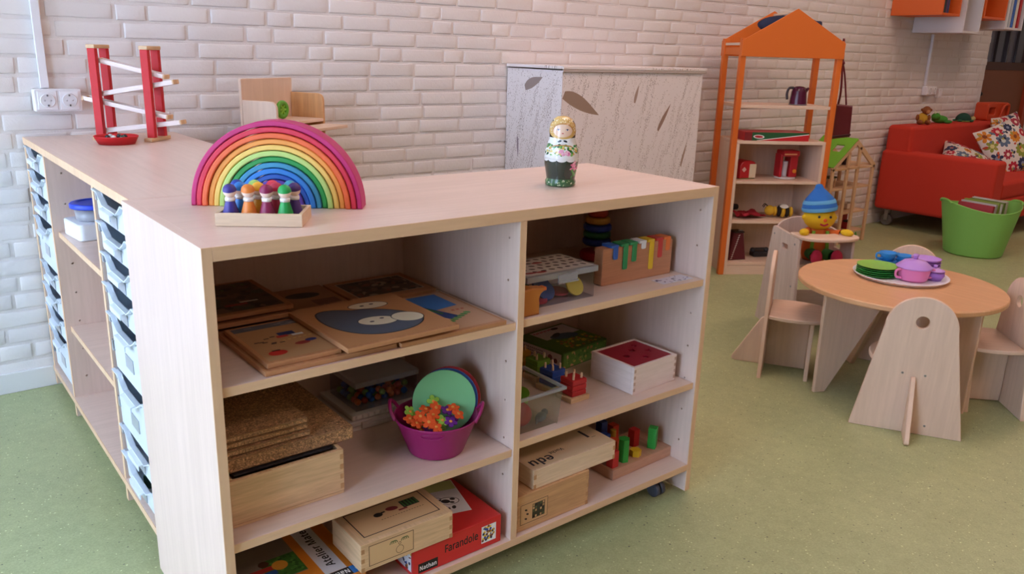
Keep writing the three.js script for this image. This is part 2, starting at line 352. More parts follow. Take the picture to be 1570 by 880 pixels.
// trays
{
  const make = (w, h) => {
    const front = new THREE.Shape();           // wavy front: high shoulders, dipped middle with a pull lip
    front.moveTo(-w / 2 + 0.012, -h); front.lineTo(w / 2 - 0.012, -h); front.lineTo(w / 2, 0);
    front.lineTo(w / 2 - 0.05, 0); front.bezierCurveTo(w / 2 - 0.075, 0, w / 2 - 0.07, -0.026, w / 2 - 0.1, -0.026);
    front.lineTo(-w / 2 + 0.1, -0.026); front.bezierCurveTo(-w / 2 + 0.07, -0.026, -w / 2 + 0.075, 0, -w / 2 + 0.05, 0); front.lineTo(-w / 2, 0); front.closePath();
    const f = at(ext(front, 0.003, 0.0008), 0.008, 0, 0, 0, -Math.PI / 2, 0);
    const rim = [[-w / 2, 0], [-w / 2 + 0.05, 0], [-w / 2 + 0.072, -0.013], [-w / 2 + 0.1, -0.026], [w / 2 - 0.1, -0.026], [w / 2 - 0.072, -0.013], [w / 2 - 0.05, 0], [w / 2, 0]], rims = [];
    for (let i = 0; i + 1 < rim.length; i++) { const [a, b] = [rim[i], rim[i + 1]], l = Math.hypot(b[0] - a[0], b[1] - a[1]); rims.push(at(bx(0.014, 0.0035, l + 0.002, 0.001), 0.003, (a[1] + b[1]) / 2, (a[0] + b[0]) / 2, -Math.atan2(b[1] - a[1], b[0] - a[0]))); }
    const body = merge([f, ...rims, at(bx(0.4, 0.002, w - 0.024, 0.0006), 0.21, -h + 0.001, 0), at(bx(0.4, h, 0.002, 0.0006), 0.21, -h / 2, w / 2 - 0.012), at(bx(0.4, h, 0.002, 0.0006), 0.21, -h / 2, -w / 2 + 0.012), at(bx(0.002, h, w - 0.024, 0.0006), 0.409, -h / 2, 0),
      at(bx(0.4, 0.0025, 0.014, 0.0006), 0.21, -0.001, w / 2 - 0.007), at(bx(0.4, 0.0025, 0.014, 0.0006), 0.21, -0.001, -w / 2 + 0.007)]);
    const lip = merge([at(bx(0.014, 0.003, 0.1, 0.001), -0.0065, -0.0285, 0, 0, 0, 0.3), at(bx(0.003, 0.013, 0.1, 0.001), -0.0125, -0.0365, 0)]);
    const label = bx(0.002, Math.min(0.035, h * 0.4), 0.07, 0.0005);
    return { body, lip, label, h };
  };
  const wd = C1[1] - C1[0] - 0.006, wd2 = C2[1] - C2[0] - 0.006;
  const kinds = { '1s': make(wd, 0.07), '1d': make(wd, 0.148), '2s': make(wd2, 0.07), '2d': make(wd2, 0.148) };
  const ord = ['topmost', 'second', 'third', 'fourth', 'fifth', 'sixth', 'seventh', 'lowest'];
  const put = (col, rows, deep, where) => rows.forEach((k, i) => {
    const d = deep.includes(k), K = kinds[col + (d ? 'd' : 's')], c = col === 1 ? C1 : C2;
    const t = thing('storage_tray', `${d ? 'deep' : 'shallow'} pale plastic tray, ${ord[i]} in the tray column ${where}`, 'tray', [AX + 0.001 + (k % 3) * 0.0015, ROW(k), (c[0] + c[1]) / 2], 0, 'plastic trays in the cabinet');
    part(t, 'tray_body', K.body, trayPlastic); part(t, 'pull_lip', K.lip, trayPlastic); part(t, 'label_holder', K.label, frosted, [0.005, -Math.max(0.052, K.h * 0.62), 0.0]);
  });
  put(1, [0, 1, 2, 3, 5, 6, 7, 8], [3, 8], 'beside the brick wall');
  put(2, [0, 1, 2, 3, 4, 6, 8, 9], [4, 6], 'beside the rolling shelf unit');
  const bits = [[4, C2, 0xb81f2c], [8, C2, 0xb81f2c], [9, C2, 0xc23a2a], [9, C2, 0x1f4a3c], [6, C1, 0xa81c2c], [8, C1, 0x8a6f62], [0, C2, 0x6a5348]];
  const bl = ['red toy brick in the deep tray above an empty runner', 'red toy brick in the tray just above the lowest one', 'orange red toy brick in the lowest tray', 'dark green toy brick in the lowest tray', 'dark red toy brick in a tray beside the wall', 'brown toy brick in the deep tray beside the wall', 'dark brown toy brick in the topmost tray by the shelf unit'];
  bits.forEach(([k, c, col], i) => {
    const b = thing('toy_brick', bl[i], 'toy', [AX + 0.05, ROW(k) - (k === 4 || (k === 8 && c === C1) ? 0.146 : 0.0685), (c[0] + c[1]) / 2 + (i === 3 ? -0.045 : 0.05)], 0.3 * i);
    const m = gloss(col, 0.35), hh = k === 4 || (k === 8 && c === C1) ? 0.11 : 0.04; part(b, 'block', bx(0.035, hh, 0.05, 0.002), m, [0, hh / 2, 0]); for (const s of [-1, 1]) part(b, 'stud', cyl(0.009, 0.009, 0.006, 12), m, [0, hh, s * 0.012]);
  });
}
// container on the cabinet's shelf
{
  const b = thing('storage_box', 'square white plastic box on the cabinet shelf under a tub', 'box', [0.125, 0.6405, 0.475], 0.1);
  part(b, 'box_body', ext(rrect(0.155, 0.155, 0.02), 0.05, 0.003), std(0xe9edf2, 0.4), [0, 0.025, 0], [Math.PI / 2, 0, 0]);
  const t = thing('lidded_tub', 'round grey tub with a bright blue lid on the white box', 'tub', [0.125, 0.691, 0.475]);
  part(t, 'tub_body', lathe([[0.0001, 0], [0.055, 0], [0.058, 0.003], [0.062, 0.04], [0.0001, 0.04]], 28), frosted);
  part(t, 'tub_lid', lathe([[0.0001, 0.038], [0.072, 0.038], [0.073, 0.041], [0.073, 0.05], [0.07, 0.053], [0.055, 0.054], [0.053, 0.05], [0.0001, 0.05]], 28), std(0x1f45d6, 0.4));
}

// ---------------------------------------------------------------- on top of the two cabinets
// marble run
{
  const P = [0.245, 0.165], Q = [0.375, 0.285], y = H + 0.0005;
  const c = thing('marble_run', 'red wooden marble run with two towers and pale zigzag rails', 'toy', [(P[0] + Q[0]) / 2, y, (P[1] + Q[1]) / 2], -Math.atan2(Q[1] - P[1], Q[0] - P[0]));
  const d = Math.hypot(Q[0] - P[0], Q[1] - P[1]) / 2, hT = 0.305, g = 0.034;
  for (const s of [-1, 1]) {
    for (const q of [-1, 1]) part(c, 'post', bx(0.026, hT - 0.024, 0.018, 0.0015), redPaint, [s * d, hT / 2 + 0.000, q * g]);
    part(c, 'base_plank', bx(0.028, 0.012, 0.13, 0.002, true), boxWood, [s * d, 0.006, 0]);
    part(c, 'cap', bx(0.03, 0.012, 0.09, 0.002, true), boxWood, [s * d, hT - 0.006, 0]);
  }
  const rails = [[-0.09, 0.252, 0.135, 0.205], [0.165, 0.198, -0.1, 0.150], [-0.15, 0.128, 0.135, 0.075], [0.18, 0.068, -0.1, 0.030]];
  rails.forEach(([x0, y0, x1, y1]) => {
    const l = Math.hypot(x1 - x0, y1 - y0), a = Math.atan2(y1 - y0, x1 - x0);
    const r = part(c, 'rail', merge([bx(l, 0.006, 0.032, 0.001, true), at(bx(l, 0.012, 0.005, 0.001, true), 0, 0.006, 0.0165), at(bx(l, 0.012, 0.005, 0.001, true), 0, 0.006, -0.0165)]), whiteWood, [(x0 + x1) / 2, (y0 + y1) / 2, 0], [0, 0, a]);
    for (const e of [-1, 1]) part(r, 'end_stop', bx(0.006, 0.014, 0.04, 0.001), boxWood, [e * l / 2, 0.004, 0]);
  });
  const t = thing('catch_tray', 'low round red tray with marbles at the foot of the marble run', 'tray', [0.235, y, 0.335]);
  part(t, 'tray_bowl', lathe([[0.0001, 0.013], [0.056, 0.013], [0.062, 0.026], [0.066, 0.026], [0.066, 0.023], [0.054, 0], [0.0001, 0]], 32), redPaint);
  const cols = [0x1d1f24, 0x2c4f3f, 0xd9d9d6, 0x23252b, 0xbfc4c8, 0x30343c];
  const nm = ['black', 'dark green', 'white', 'charcoal', 'silver', 'slate'];
  cols.forEach((k, i) => solo('marble', `small ${nm[i]} marble lying in the red catch tray`, 'marble', ball(0.008, 14, 10), gloss(k, 0.1), [0.235 + 0.026 * Math.cos(i * 1.05), y + 0.0213, 0.335 + 0.026 * Math.sin(i * 1.05)], null, 'marbles in the red tray'));
}
// plywood stand by the wall behind the cabinets
{
  const c = thing('plywood_stand', 'plywood doll stand with open front against the brick wall', 'stand', [0.69, 0, 0.205], Math.PI / 6);
  // local +x runs along the back panel (away from the camera), local +z is the open side
  part(c, 'back_panel', bx(0.30, 1.10, 0.012, 0.003), ply, [0.15, 0.55, 0.006]);
  const end = (w, h) => { const s = new THREE.Shape(); s.moveTo(0, 0); s.lineTo(w, 0); s.lineTo(w, h - 0.03); s.quadraticCurveTo(w, h, w - 0.03, h); s.lineTo(0, h); s.closePath(); return s; };
  part(c, 'end_panel', at(ext(end(0.15, 1.025), 0.012, 0.002), 0, 0, 0, 0, -Math.PI / 2), ply, [0.006, 0, 0.012]);
  part(c, 'end_panel', at(ext(end(0.15, 1.045), 0.012, 0.002), 0, 0, 0, 0, -Math.PI / 2), plyOrange, [0.294, 0, 0.012]);
  part(c, 'shelf_board', bx(0.275, 0.012, 0.15, 0.002, true), ply, [0.15, 0.945, 0.088]);
  part(c, 'front_board', bx(0.30, 0.012, 0.10, 0.002, true), ply, [0.15, 0.925, 0.215]);
  const f = thing('rattle_ring', 'small green rattle ring in the plywood stand', 'toy', [0.857, 0.9515, 0.195], Math.PI / 6);
  part(f, 'ring', at(new THREE.TorusGeometry(0.026, 0.009, 10, 24), 0, 0.035, 0), gloss(0x5fa82c, 0.4)); part(f, 'spokes', merge([0, 1, 2].map((i) => at(bx(0.05, 0.008, 0.008), 0, 0.035, 0, 0, 0, i * Math.PI / 3))), gloss(0x86c23e, 0.4));
}
// rainbow of nested wooden arches
{
  const cols = [[0xc22a6e, 'magenta'], [0xd8324a, 'crimson'], [0xec6a3a, 'orange red'], [0xf2a14a, 'orange'], [0xf0c868, 'yellow'], [0xb9d678, 'light green'], [0x2d9a4c, 'green'], [0x3c8fb4, 'teal blue'], [0x2f7fd0, 'sky blue'], [0x2457ae, 'royal blue'], [0x5a3a9c, 'violet']];
  const th = Math.atan2(0.204, 0.274), N = cols.length, R = 0.1745, pitch = 0.0118, dep = 0.055;
  const n = [-Math.sin(th), Math.cos(th)];
  cols.forEach(([c, nm], i) => {
    const ro = R - i * pitch, ri = ro - pitch + 0.0016, s = new THREE.Shape();
    s.moveTo(ro, 0); s.absarc(0, 0, ro, 0, Math.PI, false); s.lineTo(-ri, 0); s.absarc(0, 0, ri, Math.PI, 0, true); s.closePath();
    const off = (i % 3 - 1) * 0.0022 - dep / 2, k = solo('rainbow_arch', `${nm} wooden arch of the nested toy rainbow`, 'toy', ext(s, dep, 0.0018, false, 40), std(c, 0.55), [0.243 + n[0] * off, H + 0.0005, 1.602 + n[1] * off], [0, -th, 0], 'arches of the toy rainbow');
  });
}
// tray with peg dolls
{
  const th = 0.60, o = [0.142, 1.763], ex = [Math.cos(th), Math.sin(th)], en = [Math.sin(th), -Math.cos(th)];   // ex along the front, en away from the viewer
  const W = 0.157, D = 0.098, hh = 0.024, c = [o[0] + en[0] * D / 2, o[1] + en[1] * D / 2];
  const t = thing('peg_doll_tray', 'small pale wooden tray full of peg dolls before the rainbow', 'tray', [c[0], H + 0.0005, c[1]], -th);
  part(t, 'floor_board', bx(W - 0.004, 0.005, D - 0.004, 0.0005, true), boxWoodPale, [0, 0.003, 0]);
  for (const s of [-1, 1]) { part(t, 'long_side', bx(W, hh, 0.007, 0.001, true), boxWoodPale, [0, hh / 2, s * (D / 2 - 0.0035)]); part(t, 'short_side', bx(0.007, hh, D - 0.014, 0.001, true), boxWoodPale, [s * (W / 2 - 0.0035), hh / 2, 0]); }
  const dolls = [[[0x3c2f86, 'indigo'], [0xe58434, 'orange'], [0x8c1f4e, 'burgundy'], [0x1fa04c, 'green']], [[0x2f7fd0, 'sky blue'], [0xf0b02c, 'yellow'], [0xc22a4a, 'red'], [0x4a2a6e, 'plum']], [[0x1f3f9c, 'royal blue'], [0xa8cf6a, 'lime'], [0xd8324e, 'pink red'], [0x3c9ab4, 'turquoise']]];
  const bodyG = lathe([[0.0001, 0], [0.0132, 0], [0.0138, 0.002], [0.0125, 0.016], [0.0075, 0.034], [0.0062, 0.038], [0.0001, 0.038]], 24);
  const collarG = lathe([[0.0001, 0.034], [0.0082, 0.034], [0.0086, 0.038], [0.0078, 0.041], [0.0001, 0.041]], 20);
  const faceG = at(ball(0.0108, 20, 14), 0, 0.0505, 0), capG = at(new THREE.SphereGeometry(0.0113, 20, 10, 0, Math.PI * 2, 0, Math.PI * 0.5), 0, 0.0515, 0, 0.25), skin = std(0xf0d6c2, 0.55), white = std(0xf3ece6, 0.6);
  dolls.forEach((row, r) => row.forEach(([col, nm], i) => {
    const lx = -W / 2 + 0.0235 + i * 0.0331 + (r === 1 ? 0.0125 : 0), d = 0.0232 + r * 0.0262;
    const p = thing('peg_doll', `${nm} wooden peg doll standing in the pale tray`, 'doll', [o[0] + ex[0] * lx + en[0] * d, H + 0.0062, o[1] + ex[1] * lx + en[1] * d], -th, 'peg dolls in the tray');
    p.scale.setScalar(1.1); const m = std(col, 0.45); part(p, 'body', bodyG, m); part(p, 'collar', collarG, white); part(p, 'head', faceG, skin); part(p, 'cap', capG, m);
  }));
}
// matryoshka
{
  const t = print(1024, 1024, (g, W, Hh) => {     // u around (front at 0.5), v up
    const Y = (v) => Hh * (1 - v), X = (u) => W * u;
    g.fillStyle = '#1f3328'; g.fillRect(0, 0, W, Hh);
    const sp = (n, u0, u1, v0, v1, cols, r0, r1) => { for (let i = 0; i < n; i++) { g.fillStyle = cols[Math.floor(rnd() * cols.length)]; g.beginPath(); g.ellipse(X(rr(u0, u1)), Y(rr(v0, v1)), rr(r0, r1), rr(r0, r1) * 0.8, rnd() * 3, 0, 7); g.fill(); } };
    // white blouse, apron edge
    g.fillStyle = '#e9ece8'; g.fillRect(X(0.27), Y(0.70), X(0.46), Y(0.40) - Y(0.70));
    for (let i = 0; i < 5; i++) { g.beginPath(); g.ellipse(X(0.315 + i * 0.0925), Y(0.40), X(0.05), 40, 0, 0, 7); g.fill(); }
    sp(70, 0.29, 0.71, 0.46, 0.60, ['#2f7a3a', '#4f9a46', '#1f5c30', '#7fb45a'], 10, 26);
    sp(30, 0.33, 0.67, 0.47, 0.57, ['#e8d27a', '#d9b05a', '#f2e3a8', '#f0f0e6'], 12, 24);
    sp(14, 0.45, 0.58, 0.46, 0.52, ['#e7a3bd', '#d87fa4', '#f2c4d4'], 16, 28);
    g.strokeStyle = '#b8854a'; g.lineWidth = 16; g.beginPath(); g.ellipse(X(0.5), Y(0.57), X(0.11), 30, 0, Math.PI, 0); g.stroke();
    // bow
    g.fillStyle = '#1d2b33'; for (const s of [-1, 1]) { g.beginPath(); g.ellipse(X(0.5 + s * 0.035), Y(0.655), 26, 14, s * 0.4, 0, 7); g.fill(); }
    // lower skirt rose
    sp(14, 0.60, 0.70, 0.26, 0.36, ['#e38fae', '#d06a92', '#f0bccb'], 16, 30); sp(12, 0.60, 0.70, 0.14, 0.25, ['#2f7a3a', '#4f9a46'], 12, 24);
    // base ring
    g.fillStyle = '#3c6a44'; g.fillRect(0, Y(0.11), W, Hh); sp(60, 0, 1, 0.02, 0.10, ['#cfd8c0', '#2b4f34', '#8fae7c'], 6, 16);
    // golden headscarf and face
    g.fillStyle = '#d9b36a'; g.beginPath(); g.ellipse(X(0.5), Y(0.83), X(0.235), 150, 0, 0, 7); g.fill(); g.fillRect(0, 0, W, Y(0.94));
    sp(130, 0.28, 0.72, 0.74, 0.97, ['#efdcae', '#c89a4c', '#f2e8cc', '#b98a42'], 5, 14);
    g.fillStyle = '#c08a48'; g.beginPath(); g.ellipse(X(0.5), Y(0.815), X(0.135), 98, 0, 0, 7); g.fill();
    g.fillStyle = '#efd0b4'; g.beginPath(); g.ellipse(X(0.5), Y(0.80), X(0.125), 92, 0, 0, 7); g.fill();
    for (const s of [-1, 1]) { g.fillStyle = '#f4f4f2'; g.beginPath(); g.ellipse(X(0.5 + s * 0.055), Y(0.815), 20, 11, 0, 0, 7); g.fill(); g.fillStyle = '#3c4f7c'; g.beginPath(); g.arc(X(0.5 + s * 0.055), Y(0.815), 10, 0, 7); g.fill(); g.strokeStyle = '#5a3c28'; g.lineWidth = 5; g.beginPath(); g.arc(X(0.5 + s * 0.055), Y(0.80), 26, Math.PI * 1.2, Math.PI * 1.8); g.stroke(); }
    g.fillStyle = '#c0504c'; g.beginPath(); g.ellipse(X(0.5), Y(0.765), 13, 8, 0, 0, 7); g.fill();
  });
  const prof = [[0.0001, 0], [0.036, 0], [0.0385, 0.003], [0.039, 0.012], [0.036, 0.018], [0.038, 0.03], [0.0425, 0.055], [0.0435, 0.075], [0.041, 0.092], [0.036, 0.107], [0.0325, 0.117], [0.0325, 0.126], [0.0335, 0.138], [0.031, 0.153], [0.024, 0.165], [0.013, 0.1715], [0.0001, 0.173]];
  const g = lathe(prof, 48), uv = g.attributes.uv, p = g.attributes.position; for (let i = 0; i < uv.count; i++) uv.setY(i, p.getY(i) / 0.173);
  g.computeVertexNormals();
  const o = thing('nesting_doll', 'painted wooden nesting doll in green and white with golden scarf', 'doll', [0.97, H + 0.0005, 1.66], Math.PI - 0.71);
  part(o, 'lower_half', g, phy(0xffffff, 0.25, { map: t, clearcoat: 0.6, clearcoatRoughness: 0.15 }));
  part(o, 'seam_ring', at(new THREE.TorusGeometry(0.0432, 0.0008, 6, 48), 0, 0.07, 0, Math.PI / 2), std(0xdfe2dc, 0.4));
}

// ---------------------------------------------------------------- left bay of the shelf unit
const slabBoard = (w, d, t) => bx(w, t, d, 0.0015, true);
function topPrint(parent, name, w, d, y, t, rough = 0.5) { const g = new THREE.PlaneGeometry(w, d); g.rotateX(-Math.PI / 2); return part(parent, name, g, printed(t, rough), [0, y + 0.0004, 0]); }
function blobs(g, W, Hh, n, cols, r0, r1) { for (let i = 0; i < n; i++) { g.fillStyle = cols[Math.floor(rnd() * cols.length)]; g.beginPath(); g.ellipse(rnd() * W, rnd() * Hh, rr(r0, r1), rr(r0, r1) * rr(0.4, 1), rnd() * 3, 0, 7); g.fill(); } }
{
  const y0 = SH.l1 + 0.0005, mk = (label, x0, x1, z0, z1, y, t, turn = 0) => { const o = thing('puzzle_board', label, 'puzzle', [(x0 + x1) / 2, y, (z0 + z1) / 2], turn); part(o, 'board', slabBoard(x1 - x0, z1 - z0, t), puzzleWood, [0, t / 2, 0]); return o; };
  const T = 0.01;
  // front left: bigger plain board, farm-scene puzzle on it
  mk('plain wooden puzzle base board under the street scene puzzle', 0.10, 0.372, 1.595, 1.862, y0, T);
  const a = mk('inlaid puzzle board with cars and small figures, street scene', 0.108, 0.256, 1.63, 1.852, y0 + T + 0.0005, T);
  topPrint(a, 'picture', 0.132, 0.204, T, print(512, 720, (g, W, Hh) => {
    g.fillStyle = '#b58a60'; g.fillRect(0, 0, W, Hh); g.fillStyle = '#5c6470'; g.fillRect(0, 0, W, 90); g.fillStyle = '#8f96a0'; for (let i = 0; i < 9; i++) g.fillRect(rnd() * W, 20 + rnd() * 60, 60, 10);
    g.fillStyle = '#c22a24'; g.beginPath(); g.ellipse(120, 600, 70, 46, 0, 0, 7); g.fill(); g.fillStyle = '#1d1d22'; g.fillRect(95, 545, 60, 18);
    g.fillStyle = '#27407c'; g.fillRect(270, 230, 130, 70); g.fillStyle = '#b8302c'; g.fillRect(240, 290, 90, 40); g.fillStyle = '#dfe4ea'; g.fillRect(360, 300, 90, 34); g.fillStyle = '#e0c46a'; for (let i = 0; i < 6; i++) g.fillRect(250 + i * 44, 390 - i * 4, 24, 8);
    g.fillStyle = '#8e2a2a'; g.beginPath(); g.ellipse(360, 500, 60, 30, 0, 0, 7); g.fill(); g.fillStyle = '#26367c'; g.beginPath(); g.ellipse(440, 470, 46, 28, 0, 0, 7); g.fill();
    g.fillStyle = '#3c2a22'; for (let i = 0; i < 8; i++) g.fillRect(40 + rnd() * 180, 240 + rnd() * 200, 40, 16);
  }));
  // left back stack of two
  const b = [mk('lower of two dark picture puzzles stacked beside the left panel', 0.032, 0.262, 1.38, 1.622, y0 + 2 * T + 0.001, T), mk('upper of two dark picture puzzles stacked beside the left panel', 0.03, 0.262, 1.385, 1.618, y0 + 3 * T + 0.0065, T, 0.01)];
  part(b[0], 'knob', merge([[-0.06, 0.05], [0.06, -0.04], [0.05, 0.06], [-0.05, -0.06]].map(([x, z]) => at(cyl(0.006, 0.006, 0.005, 12), x, T, z))), std(0x8a3a2c, 0.5));
  topPrint(b[1], 'picture', 0.205, 0.205, T, print(512, 512, (g, W, Hh) => { g.fillStyle = '#5a4a3c'; g.fillRect(0, 0, W, Hh); blobs(g, W, Hh, 90, ['#3c342c', '#6f5a48', '#4a5446', '#2c2824', '#7c6450'], 14, 50); g.fillStyle = '#a83a34'; g.fillRect(230, 390, 120, 26); g.fillStyle = '#d8d0c4'; g.fillRect(320, 360, 100, 22); blobs(g, W, 120, 8, ['#5c7a3c'], 10, 20); }));
  // middle back
  const m = mk('wooden puzzle board with a dark cloud shape by the back panel', 0.275, 0.425, 1.395, 1.585, y0, T);
  topPrint(m, 'picture', 0.14, 0.18, T, print(256, 320, (g, W, Hh) => { g.fillStyle = '#a87850'; g.fillRect(0, 0, W, Hh); g.fillStyle = '#33302f'; g.beginPath(); g.ellipse(130, 110, 74, 40, 0.1, 0, 7); g.fill(); g.fillStyle = '#7a4a34'; g.fillRect(130, 190, 110, 70); g.fillStyle = '#3c2a24'; for (let i = 0; i < 8; i++) g.fillRect(20 + i * 28, 270 + 6 * Math.sin(i), 20, 8); }));
  // right back
  const r = mk('framed wooden puzzle with a mottled brown picture at the back', 0.432, 0.652, 1.40, 1.575, y0, T);
  topPrint(r, 'picture', 0.18, 0.13, T, print(512, 370, (g, W, Hh) => { g.fillStyle = '#574a3e'; g.fillRect(0, 0, W, Hh); blobs(g, W, Hh, 70, ['#6e4a3a', '#7c6a58', '#4a4438', '#8a5a42', '#a09078', '#3a342e'], 12, 44); g.strokeStyle = '#c8b8a4'; g.lineWidth = 8; g.strokeRect(4, 4, W - 8, Hh - 8); }));
  // right front with sailing picture
  const s = mk('pale puzzle board with blue panel and striped bird picture', 0.378, 0.645, 1.60, 1.868, y0, T);
  topPrint(s, 'picture', 0.25, 0.25, T, print(512, 512, (g, W, Hh) => {
    g.fillStyle = '#c79a78'; g.fillRect(0, 0, W, Hh); g.fillStyle = '#3a78c4'; g.beginPath(); g.moveTo(250, 10); g.lineTo(470, 20); g.lineTo(470, 220); g.lineTo(330, 240); g.closePath(); g.fill();
    g.fillStyle = '#1f3f86'; g.beginPath(); g.moveTo(120, 10); g.lineTo(250, 10); g.lineTo(390, 360); g.lineTo(330, 380); g.closePath(); g.fill();
    g.strokeStyle = '#e8ecec'; g.lineWidth = 22; g.beginPath(); g.moveTo(150, 10); g.quadraticCurveTo(260, 120, 300, 290); g.stroke(); g.strokeStyle = '#2f7a4a'; g.lineWidth = 18; g.beginPath(); g.moveTo(200, 10); g.quadraticCurveTo(300, 140, 340, 300); g.stroke();
    g.fillStyle = '#e0b44c'; g.beginPath(); g.ellipse(120, 130, 80, 50, 0.5, 0, 7); g.fill(); g.fillStyle = '#c23a3a'; g.fillRect(190, 260, 80, 46); g.fillStyle = '#f0c4cc'; g.fillRect(240, 300, 60, 40);
    g.fillStyle = '#2f9a4c'; for (let i = 0; i < 7; i++) { g.beginPath(); g.ellipse(290 + i * 26, 420 - i * 14, 18, 11, 0.6, 0, 7); g.fill(); } g.fillStyle = '#b85a3a'; for (let i = 0; i < 3; i++) g.fillRect(400 + i * 26, 270, 16, 16);
  }));
  // centre: grey and cream inlaid pieces
  const c = mk('wooden puzzle with large grey shape and cream ovals lying on top', 0.25, 0.506, 1.61, 1.886, y0 + 2 * T + 0.001, T, 0.01);
  topPrint(c, 'picture', 0.24, 0.26, T, print(512, 560, (g, W, Hh) => {
    g.fillStyle = '#bd8658'; g.fillRect(0, 0, W, Hh);
    g.lineWidth = 7; g.strokeStyle = '#20242a';
    g.fillStyle = '#545c6c'; g.beginPath(); g.moveTo(60, 120); g.bezierCurveTo(10, 260, 60, 470, 210, 500); g.bezierCurveTo(330, 520, 430, 470, 460, 380); g.bezierCurveTo(440, 250, 330, 150, 230, 140); g.bezierCurveTo(160, 80, 90, 60, 60, 120); g.closePath(); g.fill(); g.stroke();
    g.fillStyle = '#e6dcc2'; for (const [x, y, a, b, t] of [[260, 330, 90, 60, 0.25], [400, 350, 74, 66, 0.6], [330, 110, 96, 48, 0.15]]) { g.beginPath(); g.ellipse(x, y, a, b, t, 0, 7); g.fill(); g.lineWidth = 4; g.stroke(); }
    g.fillStyle = '#2a2a2e'; for (const [x, y] of [[230, 330], [290, 310], [300, 105], [352, 100]]) { g.beginPath(); g.ellipse(x, y, 11, 8, 0, 0, 7); g.fill(); }
  }));
}
